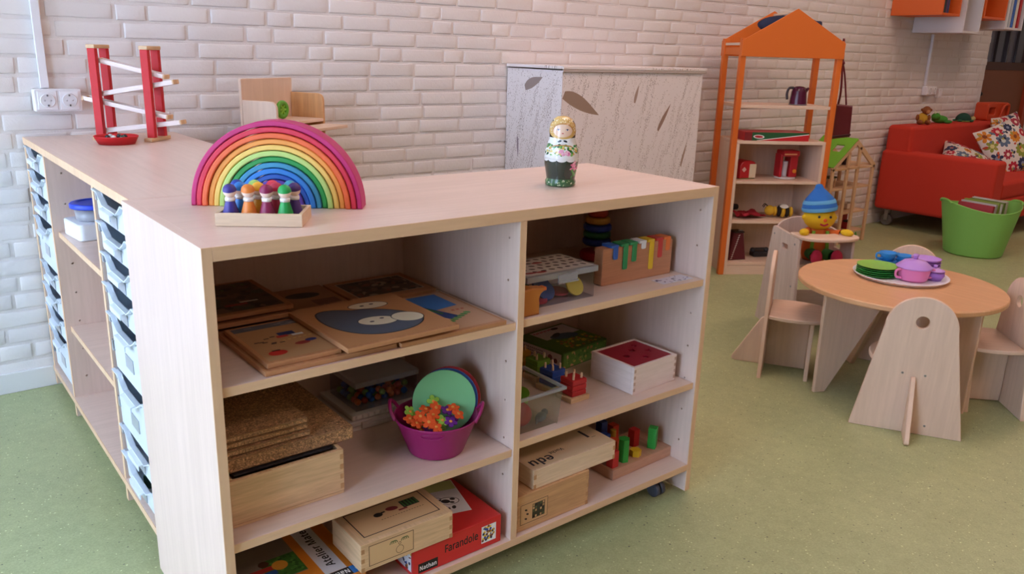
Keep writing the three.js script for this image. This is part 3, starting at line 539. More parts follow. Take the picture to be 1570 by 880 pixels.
// finger-jointed wooden box: panels and dark joints
function woodenBox(name, label, [x, y, z], w, h, d, m, turn = 0) {
  const o = thing(name, label, 'box', [x, y, z], turn);
  part(o, 'box_body', bx(w, h, d, 0.0018, true), m, [0, h / 2, 0]);
  const n = Math.max(3, Math.round(h / 0.012)), f = [];
  for (let i = 0; i < n; i += 2) for (const s of [-1, 1]) f.push(at(bx(0.008, h / n * 0.9, 0.0016, 0.0004), s * (w / 2 - 0.0045), h * (i + 0.5) / n, d / 2));
  part(o, 'finger_joints', merge(f), wood(196, 150, 106, 0.1, 0.6));
  return o;
}
{
  const y0 = SH.l2 + 0.0005;
  // wooden box holding the cork boards
  const o = thing('wooden_crate', 'open wooden box with finger joints under the cork boards', 'box', [0.153, y0, 1.672]), w = 0.234, h = 0.1, d = 0.29, t = 0.009;
  part(o, 'bottom', bx(w - 0.002, 0.006, d - 0.002, 0.0008, true), boxWood, [0, 0.003, 0]);
  for (const s of [-1, 1]) { part(o, 'long_wall', bx(w, h - 0.007, t, 0.0012, true), boxWood, [0, h / 2 + 0.0035, s * (d / 2 - t / 2)]); part(o, 'end_wall', bx(t, h - 0.007, d - 2 * t, 0.0012, true), boxWood, [s * (w / 2 - t / 2), h / 2 + 0.0035, 0]); }
  part(o, 'finger_joints', merge([0, 1, 2, 3].map((i) => at(bx(0.008, 0.011, 0.0016, 0.0004), w / 2 - 0.0045, 0.018 + i * 0.022, d / 2))), wood(190, 146, 102, 0.1, 0.6));
  const yc = y0 + h + 0.004;
  const specs = [[0.022, 0.305, 1.458, 1.795, 0.03, 'thick wide cork board, lowest of the cork stack'], [0.028, 0.214, 1.49, 1.788, 0.0135, 'thin cork board, second of the cork stack'], [0.03, 0.212, 1.486, 1.784, 0.0135, 'thin cork board, third of the cork stack'], [0.028, 0.21, 1.49, 1.786, 0.0135, 'thin cork board, topmost of the cork stack']];
  let y = yc;
  specs.forEach(([x0, x1, z0, z1, t, l]) => { solo('cork_board', l, 'board', uvm(bx(x1 - x0, t, z1 - z0, 0.003)), cork, [(x0 + x1) / 2, y + t / 2, (z0 + z1) / 2], null, 'cork boards in the wooden box'); y += t + 0.0006; });
  part(o, 'lid_sheet', bx(w - 0.03, 0.004, d - 0.03, 0.0006), blackPlastic, [0, h + 0.0015, 0]);
  // white flat frames and the bead box behind the tub
  const white = std(0xd8d0c8, 0.5);
  const f1 = thing('flat_case', 'flat pale case with clasp lying on the shelf behind the tub', 'case', [0.475, y0, 1.475]); part(f1, 'case_lower', bx(0.30, 0.012, 0.21, 0.002), white, [0, 0.006, 0]); part(f1, 'case_upper', bx(0.30, 0.012, 0.21, 0.002), white, [0, 0.0185, 0]); part(f1, 'clasp', bx(0.02, 0.016, 0.005, 0.001), white, [-0.03, 0.013, 0.1075]);
  const f2 = thing('flat_tray', 'thin ribbed white tray under the bead box', 'tray', [0.515, y0 + 0.0255, 1.485]); part(f2, 'plate', bx(0.20, 0.012, 0.18, 0.002), std(0xe0dad4, 0.5), [0, 0.006, 0]); part(f2, 'ribs', merge(Array.from({ length: 12 }, (_, i) => at(bx(0.004, 0.01, 0.003, 0.0006), -0.09 + i * 0.0164, 0.006, 0.091))), std(0xcfc8c2, 0.5));
  const yb = y0 + 0.0385, bc = [0.52, 1.487], bw = 0.17, bd = 0.14, bh = 0.065;
  const bb = thing('bead_box', 'clear plastic box of coloured beads on the white tray', 'box', [bc[0], yb, bc[1]]);
  part(bb, 'box_walls', merge([at(bx(bw, 0.002, bd, 0.0005), 0, 0.001, 0), ...[-1, 1].map((s) => at(bx(bw, bh, 0.002, 0.0005), 0, bh / 2, s * bd / 2)), ...[-1, 1].map((s) => at(bx(0.002, bh, bd, 0.0005), s * bw / 2, bh / 2, 0))]), clear);
  part(bb, 'lid', merge([at(bx(bw + 0.008, 0.003, bd + 0.008, 0.001), 0, bh + 0.008, 0), ...[-1, 1].map((s) => at(bx(bw + 0.008, 0.012, 0.002, 0.0006), 0, bh + 0.002, s * (bd / 2 + 0.003))), ...[-1, 1].map((s) => at(bx(0.002, 0.012, bd + 0.008, 0.0006), s * (bw / 2 + 0.003), bh + 0.002, 0))]), frosted);
  const bcol = [[0xe0763a, 'orange'], [0x2f78c8, 'blue'], [0x7fb05a, 'green'], [0xc8503a, 'red']].map(([c, n]) => [gloss(c, 0.35), n]);
  const bead = ball(0.0085, 12, 8);
  let nb = 0;
  for (let l = 0; l < 2; l++) for (let i = 0; i < 8; i++) for (let j = 0; j < 6; j++) {
    if (l && rnd() < 0.35) continue;
    const k = Math.floor(rnd() * 4), b = solo('bead', `small ${bcol[k][1]} bead inside the clear bead box`, 'bead', bead, bcol[k][0], [bc[0] - 0.067 + i * 0.0188 + (l ? 0.008 : 0) + rr(-0.0006, 0.0006), yb + 0.011 + l * 0.0155, bc[1] - 0.052 + j * 0.0188 + (l ? 0.008 : 0) + rr(-0.0006, 0.0006)], null, `${bcol[k][1]} beads in the clear box`);
    nb++;
  }
  // purple tub
  const pm = std(0x96185e, 0.42), tb = thing('flexible_tub', 'purple flexible tub with two handles full of foam flowers', 'tub', [0.531, y0, 1.762], -0.67);
  const ro = (y) => 0.062 + 0.034 * (y / 0.088);
  part(tb, 'tub_wall', lathe([[0.0001, 0.002], [0.058, 0.002], [0.0605, 0.006], [ro(0.088) - 0.003, 0.088], [ro(0.088), 0.09], [ro(0.088) + 0.002, 0.087], [ro(0.08), 0.08], [ro(0.004), 0.003], [0.058, 0], [0.0001, 0]], 44), pm);
  for (const s of [-1, 1]) part(tb, 'handle', tube([[s * 0.09, 0.084, -0.034], [s * 0.101, 0.104, -0.024], [s * 0.106, 0.116, 0], [s * 0.101, 0.104, 0.024], [s * 0.09, 0.084, 0.034]], 0.0042, 20, 8), pm);
  part(tb, 'grip_rim', tube(Array.from({ length: 16 }, (_, k) => [0.026 * Math.cos(k * Math.PI / 8), 0.073 + 0.0065 * Math.sin(k * Math.PI / 8), Math.sqrt((ro(0.073) + 0.001 + 0.0024 * Math.sin(k * Math.PI / 8)) ** 2 - (0.026 * Math.cos(k * Math.PI / 8)) ** 2)]), 0.0016, 40, 8, true), pm);
  // discs standing in the tub
  const D = [[0x7cc48a, 'light green', 0], [0x2f5cae, 'blue', -0.011], [0xb8343c, 'red', -0.02]];
  D.forEach(([c, n], i) => { const g = cyl(0.073, 0.073, 0.005, 44, 0.0012); g.translate(0, -0.0025, 0); const m = solo('foam_disc', `${n} round foam disc standing in the purple tub`, 'disc', g, std(c, 0.8), [0.56 + 0.0115 * i, y0 + 0.107, 1.75 - 0.006 * i], null, 'foam discs in the tub'); m.rotation.order = 'YXZ'; m.rotation.set(Math.PI / 2 - 0.22, -0.55, 0); });
  // flowers
  const petal = new THREE.Shape(); const pts = []; for (let i = 0; i <= 60; i++) { const a = i / 60 * Math.PI * 2, r = 0.0085 + 0.0075 * Math.abs(Math.cos(2.5 * a)) ** 0.7; pts.push([r * Math.cos(a), r * Math.sin(a)]); }
  const fg = at(ext(poly(pts), 0.003, 0.0006, false, 2), 0, 0, 0, Math.PI / 2), fcol = [[0xe85a1e, 'orange'], [0x93c84a, 'lime'], [0x6a1f8a, 'violet']].map(([c, n]) => [std(c, 0.8), n]);
  const cen = cyl(0.004, 0.003, 0.002, 12, 0.0005);
  const spot = [[-0.05, 0.02, 0.012, 0], [-0.03, 0.036, 0.016, 0], [-0.034, 0.008, 0.02, 0], [-0.01, 0.022, 0.022, 0], [-0.012, -0.006, 0.026, 0], [0.01, 0.0, 0.026, 0], [-0.052, -0.004, 0.014, 0], [0.044, 0.038, 0.016, 0], [0.004, 0.036, 0.01, 1], [0.016, -0.02, 0.032, 1], [0.032, 0.012, 0.018, 2], [-0.04, -0.026, 0.02, 1], [0.048, 0.01, 0.02, 0], [0.02, 0.045, 0.006, 2], [-0.02, 0.05, 0.006, 0]];
  spot.forEach(([x, z, y, c]) => {
    const f = thing('foam_flower', `${fcol[c][1]} foam flower heaped in the purple tub`, 'flower', [0.515 + x * 1.05, y0 + 0.08 + y, 1.772 + z - 0.004], rnd() * 6, `${fcol[c][1]} foam flowers in the tub`);
    f.rotation.x = rr(0.25, 0.8) ; f.rotation.z = rr(-0.5, 0.4);
    part(f, 'petals', fg, fcol[c][0]); part(f, 'flower_centre', cen, std(0xf0a04a, 0.7), [0, 0.0015, 0]);
  });
  // fill under the flowers
  spot.slice(0, 12).forEach(([x, z], i) => { const c = [0, 2, 1][i % 3], f = thing('foam_flower', `${fcol[c][1]} foam flower heaped in the purple tub`, 'flower', [0.524 + x * 0.8, y0 + 0.062 + (i % 4) * 0.004, 1.766 + z * 0.7 - 0.01], i, `${fcol[c][1]} foam flowers in the tub`); f.rotation.x = 0.2; part(f, 'petals', fg, fcol[c][0]); part(f, 'flower_centre', cen, std(0xf0a04a, 0.7), [0, 0.0015, 0]); });
}
// bottom of the left bay
{
  const y0 = SH.b + 0.0005, z1 = 1.864;
  const o = thing('game_box', 'orange game box with a long white title strip, lying flat', 'game', [0.163, y0, 1.735]), w = 0.262, d = 0.245, h = 0.068;
  part(o, 'box_body', bx(w, h, d, 0.002), std(0xd9822e, 0.45), [0, h / 2, 0]);
  topPrint(o, 'cover_print', w - 0.003, d - 0.003, h, print(1024, 960, (g, W, Hh) => {
    g.fillStyle = '#dd8428'; g.fillRect(0, 0, W, Hh); g.fillStyle = '#8e8478'; g.fillRect(0, 0, 640, Hh * 0.72);
    g.fillStyle = '#3f7a34'; g.fillRect(330, 380, 310, 300); blobs(g, 0, 0, 0, ['#000'], 1, 2); for (let i = 0; i < 60; i++) { g.fillStyle = ['#2f5f2a', '#5c9a44', '#4a8a3a'][i % 3]; g.beginPath(); g.arc(340 + rnd() * 290, 390 + rnd() * 280, 16, 0, 7); g.fill(); }
    g.fillStyle = '#b8322e'; g.fillRect(110, 470, 320, 60); g.fillStyle = '#2a5aa8'; g.fillRect(120, 540, 300, 58); g.fillStyle = '#c23a32'; g.fillRect(150, 610, 230, 50); g.fillStyle = '#e0a03a'; g.beginPath(); g.arc(470, 500, 66, 0, 7); g.fill(); g.fillStyle = '#5a3a28'; g.beginPath(); g.arc(360, 420, 44, 0, 7); g.fill();
    g.fillStyle = '#dad8de'; g.fillRect(720, 0, 190, Hh - 110);
    g.save(); g.translate(855, Hh - 200); g.rotate(-Math.PI / 2); g.fillStyle = '#17171a'; g.font = 'bold 104px sans-serif'; g.fillText('Atelier Maternelle', 0, 0); g.restore();
    g.fillStyle = '#10131c'; g.fillRect(690, Hh - 108, 230, 108); g.fillStyle = '#3a86d8'; g.fillRect(920, Hh - 108, 104, 108); g.fillStyle = '#bfe0f4'; g.fillRect(960, Hh - 70, 30, 30);
    g.save(); g.translate(912, Hh - 84); g.rotate(Math.PI); g.fillStyle = '#ffffff'; g.font = 'bold 74px sans-serif'; g.fillText('Nathan', 0, 0, 220); g.restore();
  }));
  // red box
  const r = thing('game_box', 'red game box with black title lettering beside the divider', 'game', [0.528, y0, 1.756]), rw = 0.245, rd = 0.212, rh = 0.072;
  part(r, 'box_body', bx(rw, rh, rd, 0.002), std(0xcf2a28, 0.42), [0, rh / 2, 0]);
  const fp = new THREE.PlaneGeometry(rw - 0.004, rh - 0.004);
  part(r, 'front_print', fp, printed(print(1024, 290, (g, W, Hh) => {
    g.fillStyle = '#d32c2a'; g.fillRect(0, 0, W, Hh); g.fillStyle = '#16161a'; g.font = '112px sans-serif'; g.fillText('Farandole', 345, 165, 400); g.strokeStyle = '#16161a'; g.lineWidth = 5; g.strokeText('Farandole', 345, 165, 400);
    g.fillStyle = '#121216'; g.fillRect(50, 175, 220, 100); g.fillStyle = '#f4f4f4'; g.font = 'bold 62px sans-serif'; g.fillText('Nathan', 62, 250, 196);
    g.fillStyle = '#e4e8ec'; g.fillRect(785, 50, 180, 190); blobs(g, 0, 0, 0, ['#000'], 1, 2); for (let i = 0; i < 46; i++) { g.fillStyle = ['#e8c83a', '#2f4f9a', '#7a4a34', '#f4f4f0', '#c8a03a', '#24344c'][i % 6]; g.beginPath(); g.arc(797 + rnd() * 156, 62 + rnd() * 166, 14, 0, 7); g.fill(); }
  })), [0, rh / 2, rd / 2 + 0.0006]);
  part(r, 'side_print', at(new THREE.PlaneGeometry(0.12, 0.05), 0, 0, 0, 0, -Math.PI / 2), printed(print(256, 128, (g, W, Hh) => { g.fillStyle = '#dfe2ea'; g.fillRect(0, 0, W, Hh); blobs(g, W, Hh, 40, ['#e8c83a', '#2f4f9a', '#7a4a34', '#c8a03a', '#24344c'], 6, 14); })), [-rw / 2 - 0.0006, rh / 2, 0.04]);
  const card = thing('picture_card', 'white card with a black cow drawing on the red box', 'card', [0.572, y0 + rh + 0.0006, 1.72], -0.25); part(card, 'paper', bx(0.105, 0.0008, 0.15, 0.0002), std(0xe8e6e6, 0.6), [0, 0.0004, 0]);
  topPrint(card, 'drawing', 0.1, 0.145, 0.0008, print(360, 520, (g, W, Hh) => {
    g.fillStyle = '#e6e4e6'; g.fillRect(0, 0, W, Hh); g.fillStyle = '#cdd88e'; g.fillRect(0, 0, W, 150); g.strokeStyle = '#1c1a1c'; g.lineWidth = 6;
    g.fillStyle = '#f4f2f2'; g.beginPath(); g.ellipse(230, 330, 90, 56, 0.2, 0, 7); g.fill(); g.stroke(); g.fillStyle = '#1c1a1c'; for (const [x, y, a, b] of [[200, 330, 40, 30], [270, 310, 24, 18], [250, 360, 22, 14], [150, 300, 20, 14], [240, 440, 18, 26], [190, 450, 14, 20]]) { g.beginPath(); g.ellipse(x, y, a, b, 0.4, 0, 7); g.fill(); }
    g.beginPath(); g.ellipse(140, 280, 34, 26, 0, 0, 7); g.stroke(); g.fillStyle = '#a06a5a'; g.beginPath(); g.ellipse(110, 220, 26, 14, 0.5, 0, 7); g.fill(); g.beginPath(); g.ellipse(70, 170, 22, 10, 0.7, 0, 7); g.fill();
  }));
  // wooden box with drawn label resting on both games
  const b = woodenBox('wooden_game_box', 'pale wooden box with black line drawing across the two game boxes', [0.388, y0 + 0.0735, 1.808], 0.229, 0.066, 0.132, boxWood);
  part(b, 'front_drawing', new THREE.PlaneGeometry(0.11, 0.05), printed(print(440, 200, (g, W, Hh) => {
    g.fillStyle = '#d9b284'; g.fillRect(0, 0, W, Hh); g.strokeStyle = '#2a1a14'; g.lineWidth = 5; g.strokeRect(6, 6, W - 12, Hh - 12); g.lineWidth = 4; g.strokeStyle = '#5a4026'; g.beginPath(); g.ellipse(300, 140, 36, 36, 0, 0, 7); g.stroke(); g.beginPath(); g.arc(300, 82, 12, 0, 7); g.stroke();
    g.strokeStyle = '#3c5a2c'; g.lineWidth = 7; for (const x of [240, 350]) for (let i = 0; i < 5; i++) { g.beginPath(); g.moveTo(x, 44); g.quadraticCurveTo(x - 30 + i * 15, 30, x - 36 + i * 18, 66); g.stroke(); }
  })), [-0.042, 0.034, 0.0668]);
  topPrint(b, 'lid_drawing', 0.2, 0.112, 0.066, print(640, 360, (g, W, Hh) => {
    g.fillStyle = '#d9b284'; g.fillRect(0, 0, W, Hh); g.strokeStyle = '#2a1a14'; g.lineWidth = 8; g.strokeRect(20, 10, W - 40, Hh - 50);
    g.fillStyle = '#1c1a1a'; g.beginPath(); g.ellipse(230, 130, 34, 26, 0, 0, 7); g.fill(); g.fillRect(260, 110, 30, 16); g.fillStyle = '#8a2f34'; g.beginPath(); g.ellipse(350, 110, 46, 26, 0.2, 0, 7); g.fill(); g.fillRect(380, 150, 70, 18);
    g.fillStyle = '#26302a'; g.fillRect(430, 60, 130, 90); g.fillStyle = '#3f7a3c'; for (let i = 0; i < 5; i++) g.fillRect(440 + i * 26, 66, 12, 74); g.fillStyle = '#5a4030'; for (let i = 0; i < 16; i++) g.fillRect(220 + i * 22, 196, 12, 5);
  }));
}
// ---------------------------------------------------------------- right bay of the shelf unit
// open thin-walled box of clear plastic
const thinBox = (w, h, d, t = 0.002, flare = 0) => merge([at(bx(w - 2 * flare, t, d - 2 * flare, 0.0005), 0, t / 2, 0), ...[-1, 1].map((s) => at(bx(w - flare, h, t, 0.0005), 0, h / 2, s * (d / 2 - flare / 2), s * Math.atan2(flare, h))), ...[-1, 1].map((s) => at(bx(t, h, d - flare, 0.0005), s * (w / 2 - flare / 2), h / 2, 0, 0, 0, -s * Math.atan2(flare, h)))]);
{
  const y0 = SH.r1 + 0.0005;
  // clear lidded box with discs
  const c = [0.848, 1.752], w = 0.225, d = 0.145, h = 0.078;
  const b = thing('lidded_box', 'clear plastic box with printed lid and clasp holding coloured discs', 'box', [c[0], y0, c[1]]);
  part(b, 'box_walls', thinBox(w - 0.012, h - 0.008, d - 0.012), clear);
  const lid = part(b, 'lid', merge([at(bx(w, 0.003, d, 0.001), 0, h, 0), ...[-1, 1].map((s) => at(bx(w, 0.014, 0.002, 0.0006), 0, h - 0.006, s * (d / 2 - 0.001))), ...[-1, 1].map((s) => at(bx(0.002, 0.014, d, 0.0006), s * (w / 2 - 0.001), h - 0.006, 0))]), frosted);
  part(b, 'clasp', merge([at(bx(0.06, 0.02, 0.004, 0.001), 0.01, h - 0.014, d / 2 + 0.003), at(bx(0.064, 0.005, 0.008, 0.001), 0.01, h - 0.023, d / 2 + 0.004)]), frosted);
  const g = new THREE.PlaneGeometry(w - 0.016, d - 0.016); g.rotateX(-Math.PI / 2);
  part(lid, 'lid_print', g, printed(print(512, 330, (q, W, Hh) => { q.fillStyle = '#cfc4bc'; q.fillRect(0, 0, W, Hh); q.fillStyle = '#3a2624'; for (let r = 0; r < 5; r++) for (let i = 0; i < 8; i++) { q.beginPath(); q.ellipse(40 + i * 62 + (r % 2) * 20, 40 + r * 58, 20, 12, (i + r) % 3 * 0.5, 0, 7); q.fill(); } q.fillStyle = '#9a2a2c'; for (const [x, y] of [[240, 110], [60, 280], [130, 290]]) { q.beginPath(); q.ellipse(x, y, 40, 16, 0.1, 0, 7); q.fill(); } })), [0, h + 0.0022, 0]);
  const discs = [[0x2c4fa0, 'blue', -0.02, 0.03, 0.9], [0xe0c84a, 'yellow', 0.066, 0.04, 1.0], [0xc03a50, 'pink', 0.04, 0.01, 0.12], [0x2f8a5c, 'green', -0.06, -0.01, 0.8], [0x3a5cb4, 'royal blue', 0.01, -0.02, 0.7], [0xb83040, 'dark red', -0.05, 0.035, 0.1]];
  discs.forEach(([k, n, x, z, tilt]) => { const r = 0.026, gg = cyl(r, r, 0.006, 28, 0.0012); gg.translate(0, -0.003, 0); solo('counting_disc', `${n} counting disc leaning inside the clear lidded box`, 'disc', gg, std(k, 0.5), [c[0] + x, y0 + 0.0035 + r * Math.sin(tilt) + 0.003 * Math.cos(tilt), c[1] + z], [tilt, 0, 0], 'discs in the clear box'); });
  // stacking tower
  const st = thing('stacking_tower', 'stacking ring tower in red, blue, green and yellow', 'toy', [1.225, y0, 1.545]);
  part(st, 'base', cyl(0.047, 0.047, 0.024, 32, 0.004), gloss(0xa8202c, 0.45)); part(st, 'pole', cyl(0.007, 0.007, 0.14, 14), boxWood);
  [[0.041, 0x1f3f9a, 0.044], [0.04, 0x1f6a3c, 0.0645], [0.041, 0x2a48a8, 0.085], [0.036, 0xd9a648, 0.1055], [0.03, 0xb8402a, 0.126]].forEach(([r, k, y]) => part(st, 'ring', cyl(r, r, 0.0198, 32, 0.005), gloss(k, 0.45), [0, y, 0]));
  // peg stand with coloured strips
  const sx = [1.03, 1.29], sz = 1.755, sd = 0.032, sh = 0.098, sw = sx[1] - sx[0];
  const s = thing('strip_stand', 'brown wooden stand holding coloured plastic strips', 'toy', [(sx[0] + sx[1]) / 2, y0, sz], -0.02);
  part(s, 'stand_board', ext(rrect(sw, sh, 0.006), sd, 0.0015, true), wood(190, 134, 98, 0.1, 0.55, { rep: 2 }), [0, sh / 2, 0]);
  const strips = [[0x2f62b8, 'blue', -0.092, 0.034], [0x2f8f56, 'long green', -0.055, 0.065], [0x2f8f56, 'short green', -0.022, 0.048], [0xdfe2e6, 'white', 0.012, 0.018], [0xe2bd2a, 'yellow', 0.044, 0.078], [0xc83a34, 'red', 0.078, 0.05], [0xe0742c, 'orange', 0.108, 0.034]];
  strips.forEach(([k, n, x, l]) => { const o = thing('plastic_strip', `${n} plastic strip hooked over the brown wooden stand`, 'strip', [(sx[0] + sx[1]) / 2 + x, y0 + sh, sz], -0.02, 'strips on the stand'); const m = std(k, 0.4); part(o, 'hook', merge([at(bx(0.026, 0.007, sd + 0.006, 0.0012), 0, 0.0038, 0), at(bx(0.019, 0.012, 0.003, 0.001), 0, -0.005, -sd / 2 - 0.0022)]), m); part(o, 'tongue', at(ext(rrect(0.0165, l, 0.005), 0.003, 0.0008), 0, 0, 0), m, [0.003, -l / 2 + 0.003, sd / 2 + 0.0022]); });
  // paper slip
  const p = thing('paper_slip', 'small printed paper slip lying at the shelf edge', 'paper', [1.243, y0, 1.822], -0.02); part(p, 'paper', bx(0.118, 0.0006, 0.046, 0.0002), std(0xe2dee4, 0.7), [0, 0.0003, 0]);
  topPrint(p, 'writing', 0.112, 0.042, 0.0006, print(448, 168, (q, W, Hh) => { q.fillStyle = '#dedae4'; q.fillRect(0, 0, W, Hh); blobs(q, W, Hh, 26, ['#6a6088', '#8f86a8', '#46405c', '#b4a8b8'], 6, 22); }));
  // wooden animal at the divider
  const a = thing('wooden_animal', 'orange brown wooden animal figure beside the divider', 'toy', [0.728, y0, 1.842]);
  const sp = new THREE.Shape(); sp.moveTo(-0.03, 0); sp.lineTo(0.02, 0); sp.lineTo(0.02, 0.028); sp.quadraticCurveTo(0.016, 0.04, 0.026, 0.05); sp.lineTo(0.034, 0.054); sp.lineTo(0.034, 0.06); sp.quadraticCurveTo(0.01, 0.062, -0.004, 0.066); sp.quadraticCurveTo(-0.01, 0.064, -0.03, 0.062); sp.closePath();
  part(a, 'animal_body', ext(sp, 0.032, 0.003), std(0xb8702c, 0.55)); part(a, 'ear', cyl(0.005, 0.003, 0.016, 10), std(0xd09a5c, 0.6), [-0.022, 0.062, 0]); part(a, 'snout', bx(0.012, 0.009, 0.018, 0.002), std(0xd06a30, 0.5), [0.039, 0.056, 0]);
}
{
  const y0 = SH.r2 + 0.0005;
  // green game box
  const g = thing('game_box', 'green game box with yellow and blue landscape picture', 'game', [1.158, y0, 1.49], 0.12), w = 0.2, d = 0.185, h = 0.052;
  part(g, 'box_body', bx(w, h, d, 0.002), std(0x4f7a34, 0.45), [0, h / 2, 0]);
  topPrint(g, 'cover_print', w - 0.003, d - 0.003, h, print(512, 470, (q, W, Hh) => { q.fillStyle = '#4f7a2c'; q.fillRect(0, 0, W, Hh); q.fillStyle = '#cfc8cc'; q.fillRect(110, 20, 390, 190); q.fillStyle = '#3a6480'; q.beginPath(); q.ellipse(300, 220, 130, 60, 0.2, 0, 7); q.fill(); q.fillStyle = '#24344c'; q.beginPath(); q.ellipse(260, 170, 60, 26, -0.4, 0, 7); q.fill(); for (let i = 0; i < 90; i++) { q.fillStyle = ['#c8a82c', '#8a9a34', '#6a7a2c', '#b8602c', '#d8c04a'][i % 5]; q.beginPath(); q.arc(130 + rnd() * 370, 270 + rnd() * 180, 12, 0, 7); q.fill(); } q.fillStyle = '#17171a'; q.beginPath(); q.ellipse(360, 60, 40, 20, 0, 0, 7); q.fill(); q.fillStyle = '#b8405c'; q.font = 'bold 40px sans-serif'; for (let i = 0; i < 9; i++) q.fillRect(130 + i * 22, 40 + (i % 2) * 6, 13, 22); }));
  part(g, 'side_print', at(new THREE.PlaneGeometry(d - 0.03, h - 0.012), 0, 0, 0, 0, -Math.PI / 2), printed(print(512, 130, (q, W, Hh) => { q.fillStyle = '#dcd2d6'; q.fillRect(0, 0, W, Hh); q.fillStyle = '#6a5a66'; for (let r = 0; r < 3; r++) for (let i = 0; i < 10; i++) q.fillRect(20 + i * 26, 26 + r * 28, 16, 8); q.fillStyle = '#7a4a50'; q.beginPath(); q.arc(370, 60, 28, 0, 7); q.fill(); q.beginPath(); q.arc(440, 80, 24, 0, 7); q.fill(); })), [-w / 2 - 0.0006, h / 2, 0.01]);
  part(g, 'end_print', new THREE.PlaneGeometry(w - 0.01, h - 0.008), printed(print(512, 130, (q, W, Hh) => { q.fillStyle = '#6a9a48'; q.fillRect(0, 0, W, Hh); blobs(q, W, Hh, 60, ['#8ab45a', '#d89a6a', '#c8c06a', '#4f8a3c', '#e0b48a'], 8, 18); })), [0, h / 2, d / 2 + 0.0006]);
  // white wooden shape box with crimson lid
  const b = thing('shape_box', 'white wooden box with crimson lid and cut-out shapes', 'box', [1.196, y0, 1.749], 0.04); const bw = 0.178, bd = 0.158, bh = 0.078;
  for (const s of [-1, 1]) { part(b, 'long_wall', bx(bw, bh, 0.009, 0.001, true), whiteWood, [0, bh / 2, s * (bd / 2 - 0.0045)]); part(b, 'end_wall', bx(0.009, bh, bd - 0.018, 0.001, true), whiteWood, [s * (bw / 2 - 0.0045), bh / 2, 0]); }
  part(b, 'bottom', bx(bw - 0.018, 0.005, bd - 0.018, 0.0006), whiteWood, [0, 0.003, 0]);
  const ls = rrect(bw - 0.0185, bd - 0.0185, 0.001); for (const [x, y, n, r] of [[-0.035, -0.002, 20, 0.01], [0.012, 0.02, 4, 0.012], [0.05, -0.008, 3, 0.012], [0.006, -0.036, 4, 0.011], [0.045, 0.042, 20, 0.009]]) { const hp = new THREE.Path(); for (let i = 0; i <= n; i++) { const a = i / n * Math.PI * 2 + 0.4; i ? hp.lineTo(x + r * Math.cos(a), y + r * Math.sin(a)) : hp.moveTo(x + r * Math.cos(a), y + r * Math.sin(a)); } ls.holes.push(hp); }
  part(b, 'lid', at(ext(ls, 0.006, 0), 0, 0, 0, -Math.PI / 2), std(0x9c1a30, 0.5), [0, bh - 0.005, 0]);
  part(b, 'finger_joints', merge([0, 1, 2, 3].flatMap((i) => [-1, 1].map((s) => at(bx(0.008, 0.009, 0.0014, 0.0004), s * (bw / 2 - 0.0045), 0.012 + i * 0.018, bd / 2)))), wood(205, 176, 160, 0.1, 0.6));
  // four peg blocks on a base board each
  const peg = cyl(0.0034, 0.003, 0.016, 10, 0.001);
  const block = (label, x, z, col, n, turn, boardName) => {
    const o = thing('peg_block', label, 'toy', [x, y0, z], turn), m = std(col, 0.5);
    part(o, 'base_board', bx(0.066, 0.014, 0.06, 0.0015, true), boxWood, [0, 0.007, 0]);
    for (let k = 0; k < 3; k++) part(o, 'block_layer', bx(0.05, 0.0145, 0.05, 0.0025), m, [0, 0.0218 + k * 0.0152, 0]);
    const ps = { 5: [[-0.014, -0.014], [0.014, -0.014], [-0.014, 0.014], [0.014, 0.014], [0, 0]], 4: [[-0.014, -0.014], [0.014, -0.014], [-0.014, 0.014], [0.014, 0.014]], 3: [[-0.014, 0.01], [0.014, 0.01], [0, -0.014]] }[n];
    for (const [a, c] of ps) part(o, 'peg', peg, boxWoodPale, [a, 0.058, c]);
  };
  block('red stack of square layers on wooden pegs and base', 0.966, 1.752, 0xc02c30, 5, 0.0);
  block('blue stack of square layers on wooden pegs and base', 0.962, 1.672, 0x1f4aa0, 4, 0.1);
  block('green stack of square layers on wooden pegs and base', 0.978, 1.592, 0x6a9a2c, 3, 0.05);
  block('yellow stack of square layers on wooden pegs and base', 0.972, 1.515, 0xd8a01c, 3, 0.0);
  // clear tub with balls
  const c = [0.768, 1.775], t = thing('clear_tub', 'clear open plastic tub with a red ball inside', 'tub', [c[0], y0, c[1]]), tw = 0.148, td = 0.158, th2 = 0.095;
  part(t, 'tub_walls', thinBox(tw, th2, td, 0.002, 0.014), phy(0xf2f3f0, 0.1, { transmission: 0.97, thickness: 0, ior: 1.3 }));
  part(t, 'rim', merge([...[-1, 1].map((s) => at(bx(tw + 0.008, 0.008, 0.008, 0.002), 0, th2, s * td / 2)), ...[-1, 1].map((s) => at(bx(0.008, 0.008, td + 0.008, 0.002), s * tw / 2, th2, 0))]), frosted);
  solo('ball', 'dull red ball lying in the clear open tub', 'ball', ball(0.03, 28, 20), std(0xb02c40, 0.55), [c[0] - 0.026, y0 + 0.0325, c[1] + 0.03]);
  solo('ball', 'yellow ball lying high in the clear open tub', 'ball', ball(0.024, 24, 18), std(0xd8942c, 0.55), [c[0] - 0.032, y0 + 0.07, c[1] - 0.018]);
  solo('toy_cup', 'lime green cup lying in the clear open tub', 'cup', lathe([[0.0001, 0], [0.02, 0], [0.024, 0.04], [0.022, 0.04], [0.0185, 0.003], [0.0001, 0.003]], 24), std(0x9ccc5a, 0.5), [c[0] + 0.022, y0 + 0.024, c[1] - 0.03], [0.3, 0, 0.2]);
